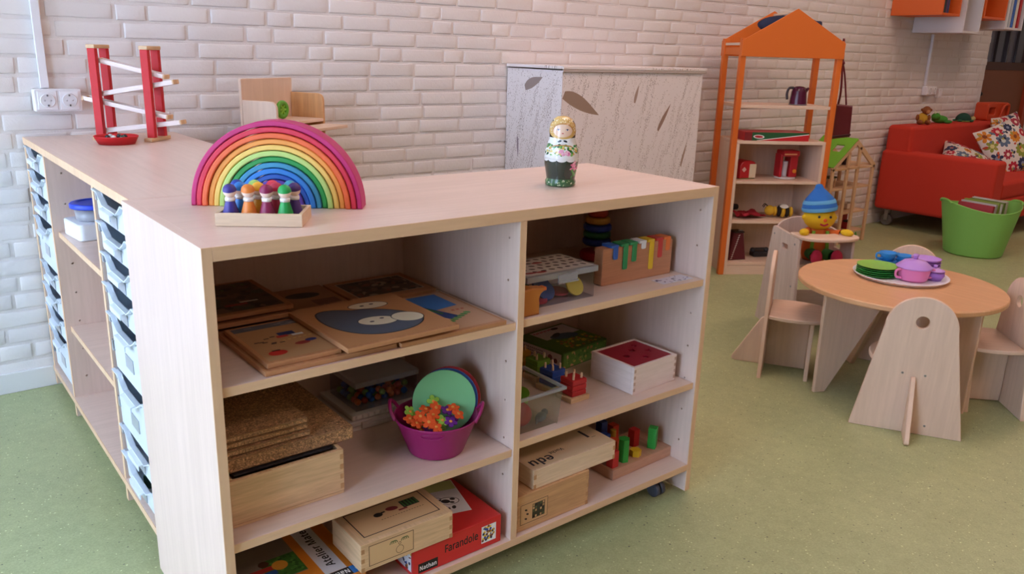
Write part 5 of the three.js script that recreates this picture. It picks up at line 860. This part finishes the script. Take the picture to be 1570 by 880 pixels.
// red sofa
const SF = { x: 5.72, z0: 0.03, z1: 0.87 };
{
  const c = thing('sofa', 'red fabric sofa on casters against the white brick wall', 'sofa', [SF.x, 0, SF.z0]), L = 1.95, D = SF.z1 - SF.z0;
  const soft = (w, h, d, r) => uvm(new RoundedBoxGeometry(w, h, d, 4, r));
  for (const x of [0.085, L - 0.085]) part(c, 'armrest', soft(0.17, 0.45, D, 0.028), redFabric, [x, 0.36, D / 2]);
  part(c, 'backrest', soft(L - 0.06, 0.62, 0.2, 0.03), redFabric, [L / 2, 0.463, 0.105]);
  part(c, 'seat_base', soft(L - 0.34, 0.17, D - 0.22, 0.02), redFabric, [L / 2, 0.22, D / 2 + 0.10]);
  for (const s of [0, 1]) part(c, 'seat_cushion', soft((L - 0.35) / 2, 0.13, D - 0.22, 0.03), redFabric, [0.175 + (L - 0.35) * (0.25 + 0.5 * s), 0.365, D / 2 + 0.10]);
  for (const x of [0.09, L - 0.09]) for (const z of [0.08, D - 0.08]) { const k = new THREE.Group(); k.name = 'caster'; c.add(k); k.position.set(x, 0, z); part(k, 'wheel', at(cyl(0.045, 0.045, 0.03, 24, 0.004), 0.015, 0.045, 0, 0, 0, Math.PI / 2), std(0x6a6462, 0.5)); part(k, 'bracket', merge([at(bx(0.05, 0.012, 0.05), 0, 0.125, 0), at(bx(0.006, 0.085, 0.03), -0.022, 0.085, 0), at(bx(0.006, 0.085, 0.03), 0.022, 0.085, 0)]), steel); }
  // patterned cushions
  const floral = (bg) => print(768, 768, (g, W, Hh) => {
    g.fillStyle = bg; g.fillRect(0, 0, W, Hh);
    const flower = (x, y, r, n, a, b) => { g.fillStyle = a; for (let i = 0; i < n; i++) { const t = i / n * 6.283; g.beginPath(); g.ellipse(x + r * 0.62 * Math.cos(t), y + r * 0.62 * Math.sin(t), r * 0.4, r * 0.26, t, 0, 7); g.fill(); } g.fillStyle = b; g.beginPath(); g.arc(x, y, r * 0.34, 0, 7); g.fill(); };
    const pal = [['#b8283c', '#e8c0b0'], ['#d88a2c', '#8a4a24'], ['#5c7088', '#c8d0c8'], ['#8f9a3c', '#d8d08a'], ['#a83a4c', '#f0e0d0'], ['#2f3a5c', '#8a98b0']];
    for (let i = 0; i < 16; i++) { const k = pal[(i * 5 + 1) % 6]; flower((i % 4) * 195 + 80 + rr(-30, 30), Math.floor(i / 4) * 195 + 90 + rr(-34, 34), rr(60, 118), 6 + (i % 4) * 2, k[0], k[1]); }
    for (let i = 0; i < 60; i++) { g.fillStyle = ['#6a7a8a', '#2f3548', '#a8a050', '#c85a3c'][i % 4]; g.beginPath(); g.ellipse(rnd() * W, rnd() * Hh, 24, 16, rnd() * 3, 0, 7); g.fill(); }
  });
  const pillow = (s, t) => { const g = new THREE.PlaneGeometry(s, s, 22, 22), f = g.clone(), b = g.clone(); for (const [q, sg] of [[f, 1], [b, -1]]) { const p = q.attributes.position; for (let i = 0; i < p.count; i++) { const x = p.getX(i) / s * 2, y = p.getY(i) / s * 2, e = (1 - x * x) * (1 - y * y); p.setZ(i, sg * t / 2 * Math.pow(Math.max(e, 0), 0.42)); const pin = 1 - 0.07 * (1 - Math.max(x * x, y * y)) * 0 - 0.06 * (x * x < y * y ? 1 - x * x : 1 - y * y); p.setX(i, p.getX(i) * (Math.abs(x) > Math.abs(y) ? pin : 1)); p.setY(i, p.getY(i) * (Math.abs(y) >= Math.abs(x) ? pin : 1)); } q.computeVertexNormals(); } const ix = b.index.array; for (let i = 0; i < ix.length; i += 3) { const q = ix[i]; ix[i] = ix[i + 1]; ix[i + 1] = q; } b.computeVertexNormals(); return merge([f, b]); };
  const mk = (label, pos, rot, s, bg) => solo('cushion', label, 'cushion', pillow(s, 0.15), std(0xffffff, 0.9, { map: floral(bg), bumpMap: fabricBump, bumpScale: 0.0008 }), pos, rot, 'floral cushions on the sofa');
  mk('large white cushion with red, orange and blue flowers leaning on the sofa seat', [6.74, 0.59, 0.52], [-0.5, -0.45, 0.12], 0.44, '#e2dcd4');
  mk('floral cushion lying low behind the sofa armrest', [6.24, 0.505, 0.44], [-1.05, -0.2, 0.5], 0.38, '#ddd6cc');
  mk('reddish floral cushion standing against the sofa backrest', [7.2, 0.63, 0.34], [-0.25, -0.1, 0.1], 0.42, '#dccfc6');
  mk('floral cushion in the far corner of the sofa', [7.22, 0.57, 0.62], [-0.7, -0.6, -0.2], 0.4, '#e0dad2');
  // soft toys on the backrest
  const y = 0.7735, zc = SF.z0 + 0.105;
  const a = thing('plush_monkey', 'brown plush monkey in yellow shirt sitting on the sofa back', 'plush', [6.07, y, zc], -0.8), bw = plush(0x8a5028), yl = plush(0xc89a2c);
  part(a, 'body', at(ball(0.04, 18, 14), 0, 0, 0, 0, 0, 0, [1, 1.1, 0.9]), yl, [0, 0.044, 0]); part(a, 'head', ball(0.032, 18, 14), bw, [0.018, 0.106, 0.012]); for (const s of [-1, 1]) { part(a, 'leg', at(ball(0.02, 12, 10), 0, 0, 0, 0, 0, 0, [1, 0.9, 1.8]), bw, [s * 0.03, 0.018, 0.04]); part(a, 'arm', at(ball(0.014, 12, 10), 0, 0, 0, 0, 0, 0, [0.9, 1.8, 1]), bw, [s * 0.042, 0.05, 0.014]); part(a, 'ear', ball(0.011, 10, 8), bw, [0.018 + s * 0.032, 0.11, 0.008]); } part(a, 'muzzle', ball(0.016, 12, 10), plush(0xc08a58), [0.022, 0.098, 0.036]);
  const f = thing('plush_frog', 'green plush frog lying on the sofa back', 'plush', [6.36, y, zc], -0.6), gm = plush(0x4a9a34);
  part(f, 'body', at(ball(0.038, 18, 12), 0, 0, 0, 0, 0, 0, [1.7, 0.8, 1]), gm, [0, 0.031, 0]); part(f, 'head', at(ball(0.032, 16, 12), 0, 0, 0, 0, 0, 0, [1.1, 0.9, 1]), gm, [-0.046, 0.052, 0.02]); for (const s of [-1, 1]) { part(f, 'eye', ball(0.01, 10, 8), plush(0xd8e0c0), [-0.046 + s * 0.016, 0.083, 0.03]); part(f, 'leg', at(ball(0.017, 12, 8), 0, 0, 0, 0, 0, 0, [2.2, 0.8, 1]), plush(0x3a8430), [0.05, 0.0145, s * 0.034]); }
  const tt = thing('plush_turtle', 'dark green plush turtle on the sofa back', 'plush', [6.78, y, zc], -0.5);
  part(tt, 'shell', new THREE.SphereGeometry(0.06, 22, 12, 0, Math.PI * 2, 0, Math.PI / 2), plush(0x1f4a3c), [0, 0.012, 0]); part(tt, 'belly', at(cyl(0.058, 0.058, 0.012, 22, 0.004)), plush(0x8a9a4c)); part(tt, 'head', ball(0.02, 14, 10), plush(0xc8b878), [0.062, 0.028, 0.034]); for (const [x, z] of [[-0.05, 0.03], [-0.05, -0.03], [0.05, -0.03], [0.04, 0.045]]) part(tt, 'flipper', at(ball(0.016, 10, 8), 0, 0, 0, 0, 0, 0, [1.4, 0.6, 1]), plush(0x2f6a44), [x, 0.0105, z]);
  // orange toy bag on the backrest end
  const bgx = thing('toy_case', 'orange plastic toy case with handles on the end of the sofa back', 'case', [7.3, y, zc], -0.1), om = std(0xc8441c, 0.5);
  part(bgx, 'case_shell', ext((() => { const s = rrect(0.34, 0.15, 0.03, 0, 0.075); s.holes.push(rrect(0.1, 0.06, 0.02, -0.09, 0.08)); return s; })(), 0.11, 0.006), om); part(bgx, 'handle', tube([[0.03, 0.02, 0.06], [0.05, 0.12, 0.075], [0.12, 0.13, 0.075], [0.15, 0.02, 0.06]], 0.012, 24, 8), om);
}
// green tub with magazines
{
  const m = std(0x84c05c, 0.5), R0 = 0.175, R1 = 0.24, h = 0.335, c = [5.40, 0.935], t = thing('storage_tub', 'light green flexible tub full of books on the floor', 'tub', [c[0], 0, c[1]], -0.67);
  const g = lathe([[0.0001, 0.004], [R0 - 0.006, 0.004], [R1 - 0.006, h - 0.002], [R1, h], [R1 + 0.003, h - 0.006], [R1 - 0.002, h - 0.012], [R0 + 0.004, 0.01], [R0 - 0.004, 0], [0.0001, 0]], 56);
  const p = g.attributes.position; for (let i = 0; i < p.count; i++) { const y = p.getY(i), a = Math.atan2(p.getZ(i), p.getX(i)), k = Math.max(0, (y - 0.2) / 0.135); p.setY(i, y + k * 0.022 * Math.cos(2 * a) * (y > 0.2 ? 1 : 0)); } g.computeVertexNormals();
  part(t, 'tub_wall', g, m);
  for (const s of [-1, 1]) part(t, 'handle', tube([[s * 0.236, 0.345, -0.07], [s * 0.243, 0.358, -0.045], [s * 0.245, 0.36, 0.045], [s * 0.236, 0.345, 0.07]], 0.008, 20, 8), m);
  const cols = [[0xa83038, 'dark red'], [0xb8b4b0, 'grey white'], [0x8a9a3c, 'olive green'], [0xd8d4cc, 'cream'], [0x6a7a34, 'moss green'], [0xc8c0b4, 'beige']];
  cols.forEach(([k, n], i) => { const b = thing('book', `${n} cover of a book standing in the green tub`, 'book', [c[0] - 0.125 + i * 0.05, 0.045, c[1] + 0.0], 0.0); b.rotation.set(0.02, 0.0, -0.12 + i * 0.03); const m2 = std(k, 0.5); part(b, 'cover', merge([at(bx(0.003, 0.3 + 0.01 * (i % 3), 0.22, 0.0008), -0.012, 0.155, 0), at(bx(0.003, 0.3 + 0.01 * (i % 3), 0.22, 0.0008), 0.012, 0.155, 0), at(bx(0.026, 0.3 + 0.01 * (i % 3), 0.003, 0.0008), 0, 0.155, 0.11)]), m2); part(b, 'pages', bx(0.021, 0.296, 0.214, 0.001), std(0xe0dcd4, 0.8), [0, 0.152, 0]); });
}

// ---------------------------------------------------------------- children's table and chairs
const TB = [2.587, 1.797], TH_ = 0.428;
{
  const t = thing('round_table', 'low round childrens table with orange beech top', 'table', [TB[0], 0, TB[1]]);
  part(t, 'table_top', lathe([[0.0001, TH_ - 0.02], [0.36, TH_ - 0.02], [0.3632, TH_ - 0.016], [0.3632, TH_ - 0.004], [0.36, TH_], [0.0001, TH_]], 96), (() => { const m = wood(218, 168, 122, 0.07, 0.36); return m; })());
  { const g = t.children[0].geometry, p = g.attributes.position, uv = g.attributes.uv; for (let i = 0; i < uv.count; i++) uv.setXY(i, p.getX(i), p.getZ(i)); t.children[0].geometry = toCreasedNormals(g, 0.6); }
  const s = poly([[0.255, 0], [0.3, 0], [0.305, TH_ - 0.036], [0.03, TH_ - 0.036]]);
  const a0 = Math.atan2(-0.134, -0.264);
  for (let i = 0; i < 3; i++) { const l = part(t, 'leg', ext(s, 0.018, 0.002), ply); l.rotation.y = -(a0 + [0, 1.71, -2.09][i]); const k = part(t, 'mounting_block', bx(0.24, 0.0155, 0.07, 0.002, true), ply); k.rotation.y = l.rotation.y; k.position.set(0.17 * Math.cos(-l.rotation.y), TH_ - 0.028, 0.17 * Math.sin(-l.rotation.y)); }
}
{
  // chair: back panel at the origin facing +z, keel through it, curved seat, front leg panel
  const back = new THREE.Shape(); back.moveTo(-0.178, 0); back.lineTo(0.178, 0); back.lineTo(0.112, 0.375); back.absarc(0, 0.373, 0.112, 0, Math.PI, false); back.lineTo(-0.178, 0); { const h = new THREE.Path(); h.absarc(0, 0.398, 0.021, 0, Math.PI * 2, true); back.holes.push(h); }
  const backG = ext(back, 0.015, 0.002, false, 24), SY = 0.232;
  const fin = new THREE.Shape(); fin.moveTo(-0.008, 0.0); fin.lineTo(-0.115, 0); fin.quadraticCurveTo(-0.13, 0.004, -0.124, 0.02); fin.lineTo(-0.026, 0.195); fin.quadraticCurveTo(-0.018, 0.205, -0.008, 0.206); fin.closePath();
  const finG = at(ext(fin, 0.015, 0.002), 0, 0, 0, 0, -Math.PI / 2);
  const keelG = at(ext(poly([[0.009, 0.004], [0.166, 0.004], [0.166, SY], [0.009, SY]]), 0.015, 0.002), 0, 0, 0, 0, -Math.PI / 2);
  const legG = ext(poly([[-0.135, 0], [0.135, 0], [0.1, SY], [-0.1, SY]]), 0.015, 0.002);
  const seat = new THREE.Shape(); seat.moveTo(-0.125, 0.009); seat.lineTo(0.125, 0.009); seat.bezierCurveTo(0.165, 0.12, 0.13, 0.255, 0, 0.26); seat.bezierCurveTo(-0.13, 0.255, -0.165, 0.12, -0.125, 0.009);
  const seatG = at(ext(seat, 0.016, 0.003, false, 20), 0, 0, 0, Math.PI / 2);
  const chair = (label, [x, z], [fx, fz]) => {
    const c = thing('plywood_chair', label, 'chair', [x, 0, z], Math.atan2(fx, fz), 'plywood chairs around the table');
    part(c, 'backrest', backG, ply); part(c, 'rear_fin', finG, ply); part(c, 'keel', keelG, ply); part(c, 'front_leg', legG, ply, [0, 0, 0.175]); part(c, 'seat', seatG, ply, [0, SY + 0.0085, 0]);
    part(c, 'screws', merge([[-0.035, 0.215], [0.035, 0.215], [-0.06, 0.035]].map(([a, b]) => at(cyl(0.004, 0.004, 0.001, 10, 0.0002), a, b, -0.0076, -Math.PI / 2))), steel);
  };
  chair('small plywood chair with its round-holed back turned to the open floor', [2.272, 2.042], [0.86, -0.51]);
  chair('small plywood chair seen edge-on between table and rolling shelf unit', [2.41, 1.368], [0.51, 0.86]);
  chair('small plywood chair beside the table on the side of the sofa', [3.03, 1.63], [-0.93, 0.35]);
  chair('small plywood chair at the table facing the doll chair', [2.842, 2.131], [-0.69, -0.72]);
}
// toddler chair with tray, doll sitting in it
{
  const c = thing('toddler_chair', 'grey plywood toddler chair with tray, holding a soft doll', 'chair', [2.956, 0, 1.198], -0.495), m = wood(205, 184, 170, 0.10, 0.5), W = 0.26, top = 0.462;
  const side = new THREE.Shape(); side.moveTo(-0.2, 0); side.lineTo(0.15, 0); side.lineTo(0.122, top - 0.012); side.quadraticCurveTo(0.12, top, 0.108, top); side.lineTo(-0.105, top + 0.016); side.quadraticCurveTo(-0.122, top + 0.016, -0.126, top); side.closePath(); side.holes.push(rrect(0.052, 0.024, 0.008, 0.004, top - 0.058));
  const sg = at(ext(side, 0.014, 0.002), 0, 0, 0, 0, -Math.PI / 2);
  for (const s of [-1, 1]) part(c, 'side_panel', sg, m, [s * (W / 2), 0, 0]);
  part(c, 'seat', bx(W - 0.016, 0.014, 0.2, 0.002, true), m, [0, 0.335, 0.0]);
  const bk = new THREE.Shape(); bk.moveTo(-W / 2 + 0.008, 0); bk.lineTo(W / 2 - 0.008, 0); bk.lineTo(W / 2 - 0.008, 0.15); bk.quadraticCurveTo(W / 2 - 0.02, 0.2, 0, 0.2); bk.quadraticCurveTo(-W / 2 + 0.02, 0.2, -W / 2 + 0.008, 0.15); bk.closePath();
  part(c, 'backrest', ext(bk, 0.014, 0.002), m, [0, 0.32, -0.098], [-0.08, 0, 0]);
  part(c, 'cross_board', bx(W - 0.016, 0.1, 0.014, 0.002, true), m, [0, 0.16, 0.06]);
  const tr = new THREE.Shape(); tr.moveTo(-W / 2 - 0.008, -0.12); tr.lineTo(-W / 2 - 0.008, -0.135); tr.bezierCurveTo(-0.13, -0.225, 0.13, -0.225, W / 2 + 0.008, -0.135); tr.lineTo(W / 2 + 0.008, -0.04); tr.lineTo(W / 2 - 0.03, -0.04); tr.quadraticCurveTo(W / 2 - 0.05, -0.085, 0, -0.09); tr.quadraticCurveTo(-W / 2 + 0.05, -0.085, -W / 2 + 0.03, -0.04); tr.lineTo(-W / 2 - 0.008, -0.04); tr.closePath();
  part(c, 'tray', at(ext(tr, 0.016, 0.004, true, 20), 0, 0, 0, -Math.PI / 2), ply, [0, top + 0.009, 0]);
  part(c, 'bolts', merge([[0.09, top - 0.03], [-0.1, top - 0.02], [0.1, 0.24]].map(([z, y]) => at(cyl(0.005, 0.005, 0.0015, 12, 0.0003), -W / 2 - 0.0075, y, z, 0, 0, Math.PI / 2))), steel);
  // plain cloth doll
  const d = thing('cloth_doll', 'yellow cloth doll with blue knitted hat and orange shirt', 'doll', [2.95, 0.3425, 1.215], -0.62);
  const ym = plush(0xeabf1e), om = plush(0xdd6a24), gm = plush(0x7fb63c), rm = plush(0xb41f3c), dk = plush(0x3c7a34);
  part(d, 'torso', at(lathe([[0.0001, 0], [0.05, 0.004], [0.06, 0.04], [0.052, 0.1], [0.036, 0.15], [0.0001, 0.158]], 28)), om, [0, 0.0, 0]);
  part(d, 'trousers', merge([-1, 1].map((s) => tube([[s * 0.026, 0.036, 0.01], [s * 0.034, 0.04, 0.06], [s * 0.042, 0.042, 0.112]], 0.026, 16, 14))), dk);
  for (const s of [-1, 1]) part(d, 'foot', at(ball(0.03, 18, 14), 0, 0, 0, 0, 0, 0, [0.85, 1.15, 0.8]), rm, [s * 0.046, 0.044, 0.138]);
  const head = part(d, 'head', at(ball(0.064, 30, 22), 0, 0, 0, 0, 0, 0, [1.12, 0.88, 0.95]), ym, [0, 0.2, 0.012]);
  part(head, 'eye', merge([-1, 1].map((s) => at(ball(0.006, 12, 8), s * 0.026, 0.012, 0.056, 0, 0, 0, 1))), blackPlastic);
  part(head, 'mouth', at(tube([[-0.018, -0.02, 0.056], [0, -0.026, 0.058], [0.018, -0.02, 0.056]], 0.004, 14, 8)), rm);
  part(head, 'nose', ball(0.008, 12, 10), std(0xd0541f, 0.8), [0, -0.002, 0.062]);
  for (const s of [-1, 1]) part(head, 'ear', ball(0.013, 12, 10), ym, [s * 0.068, 0.0, 0]);
  const hat = part(d, 'hat', lathe([[0.0735, 0], [0.0765, 0.01], [0.073, 0.03], [0.06, 0.056], [0.04, 0.079], [0.02, 0.1], [0.017, 0.11], [0.012, 0.118], [0.0001, 0.12]], 36), std(0x2f74c8, 0.95, { bumpMap: fabricBump, bumpScale: 0.001 }), [0, 0.2305, 0.004], [-0.08, 0, 0.12]);
  part(hat, 'hat_band', lathe([[0.0738, -0.001], [0.0768, 0.004], [0.0778, 0.016], [0.0752, 0.016]], 36), plush(0x6ab4e4));
  part(hat, 'hat_band', lathe([[0.0718, 0.0334], [0.0728, 0.0364], [0.0662, 0.0494], [0.0642, 0.0494]], 36), plush(0x6ab4e4));
  for (const s of [-1, 1]) { part(d, 'sleeve', tube([[s * 0.036, 0.135, 0.0], [s * 0.062, 0.128, 0.03], [s * 0.085, 0.138, 0.07]], 0.019, 16, 12), om); part(d, 'hand', at(ball(0.021, 16, 12), 0, 0, 0, 0, s * 0.5, 0, [1, 0.75, 1.5]), ym, [s * 0.097, 0.148, 0.096]); part(d, 'brace', at(bx(0.016, 0.11, 0.006, 0.002), 0, 0, 0), gm, [s * 0.034, 0.09, 0.05], [-0.12, 0, s * 0.05]); }
}
// toy tea set
{
  const y0 = TH_ + 0.0005, c = [2.668, 1.757];
  const t = thing('serving_tray', 'round white toy tray on the childrens table', 'tray', [c[0], y0, c[1]]);
  part(t, 'tray_plate', lathe([[0.0001, 0.003], [0.155, 0.003], [0.168, 0.015], [0.172, 0.015], [0.172, 0.013], [0.158, 0], [0.0001, 0]], 64), std(0xe9e6ea, 0.35));
  const y = y0 + 0.0035, plateG = lathe([[0.0001, 0.002], [0.05, 0.002], [0.075, 0.0085], [0.077, 0.0085], [0.076, 0.0065], [0.052, 0], [0.0001, 0]], 44);
  for (let i = 0; i < 5; i++) solo('toy_plate', ['lowest', 'second lowest', 'middle', 'second highest', 'topmost'][i] + ' green toy plate of the stack on the white tray', 'plate', plateG, std(i === 4 ? 0x8ac24e : i % 2 ? 0x2f9a3c : 0x3aa847, 0.4), [2.612 + 0.0015 * (i % 2), y + i * 0.0078, 1.692], null, 'green toy plates');
  // cooking pot
  const pk = std(0xdf7db4, 0.4), li = std(0xb88ad8, 0.4), pu = std(0x9a6cc8, 0.4);
  const p = thing('toy_pot', 'pink toy pot with a lilac lid on the white tray', 'pot', [2.652, y, 1.812], -0.6);
  part(p, 'pot_body', lathe([[0.0001, 0.002], [0.044, 0], [0.052, 0.008], [0.06, 0.05], [0.0575, 0.05], [0.0001, 0.044]], 40), pk); for (const s of [-1, 1]) part(p, 'handle', tube([[s * 0.056, 0.046, 0.012], [s * 0.075, 0.04, 0.012], [s * 0.073, 0.018, 0.012], [s * 0.053, 0.012, 0.012]], 0.005, 18, 8), pk);
  const ld = part(p, 'lid', lathe([[0.0001, 0.05], [0.063, 0.05], [0.065, 0.053], [0.06, 0.058], [0.04, 0.075], [0.014, 0.083], [0.0001, 0.084]], 40), li); part(ld, 'knob', lathe([[0.0001, 0.082], [0.007, 0.083], [0.0085, 0.094], [0.011, 0.098], [0.0075, 0.102], [0.0001, 0.102]], 20), li);
  const s = thing('toy_sugar_pot', 'small purple toy sugar pot with lid on the white tray', 'pot', [2.73, y, 1.856]); part(s, 'pot_body', lathe([[0.0001, 0.001], [0.026, 0], [0.036, 0.018], [0.034, 0.034], [0.0001, 0.034]], 32), pu); const sl = part(s, 'lid', lathe([[0.0001, 0.034], [0.036, 0.034], [0.034, 0.039], [0.012, 0.047], [0.0001, 0.047]], 32), li); part(sl, 'knob', at(ball(0.0075, 14, 10), 0, 0.053, 0), li);
  // bowls
  const bowlG = lathe([[0.0001, 0.003], [0.03, 0.003], [0.052, 0.026], [0.055, 0.026], [0.054, 0.023], [0.034, 0], [0.0001, 0]], 40);
  for (let i = 0; i < 4; i++) solo('toy_bowl', ['lowest', 'second', 'third', 'topmost'][i] + ' purple toy bowl of the stack on the white tray', 'bowl', bowlG, i === 3 ? li : pu, [2.79, y + i * 0.0125, 1.79], null, 'purple toy bowls');
  // blue cups
  const blue = std(0x2f8fd8, 0.35), cupG = lathe([[0.0001, 0.003], [0.018, 0.003], [0.032, 0.034], [0.0345, 0.034], [0.034, 0.031], [0.021, 0], [0.0001, 0]], 32), hG = tube([[0.03, 0.028, 0], [0.048, 0.03, 0], [0.047, 0.012, 0], [0.025, 0.01, 0]], 0.004, 18, 8);
  const cup = (label, x, yy, z, turn, flip) => { const o = thing('toy_cup', label, 'cup', [x, yy, z], turn, 'blue toy cups'); if (flip) o.rotation.z = Math.PI; part(o, 'cup_body', cupG, blue); part(o, 'handle', hG, blue); };
  cup('lower blue toy cup of the stacked pair on the white tray', 2.74, y, 1.662, 2.4);
  cup('upper blue toy cup of the stacked pair, tilted handle up', 2.74, y + 0.0325, 1.662, 2.6);
  cup('single blue toy cup between the cup pair and bowls', 2.8, y + 0.02, 1.7, 1.0);
  cup('blue toy cup under the single blue cup', 2.8, y, 1.7, 1.3);
}
renderer.render(scene, camera);
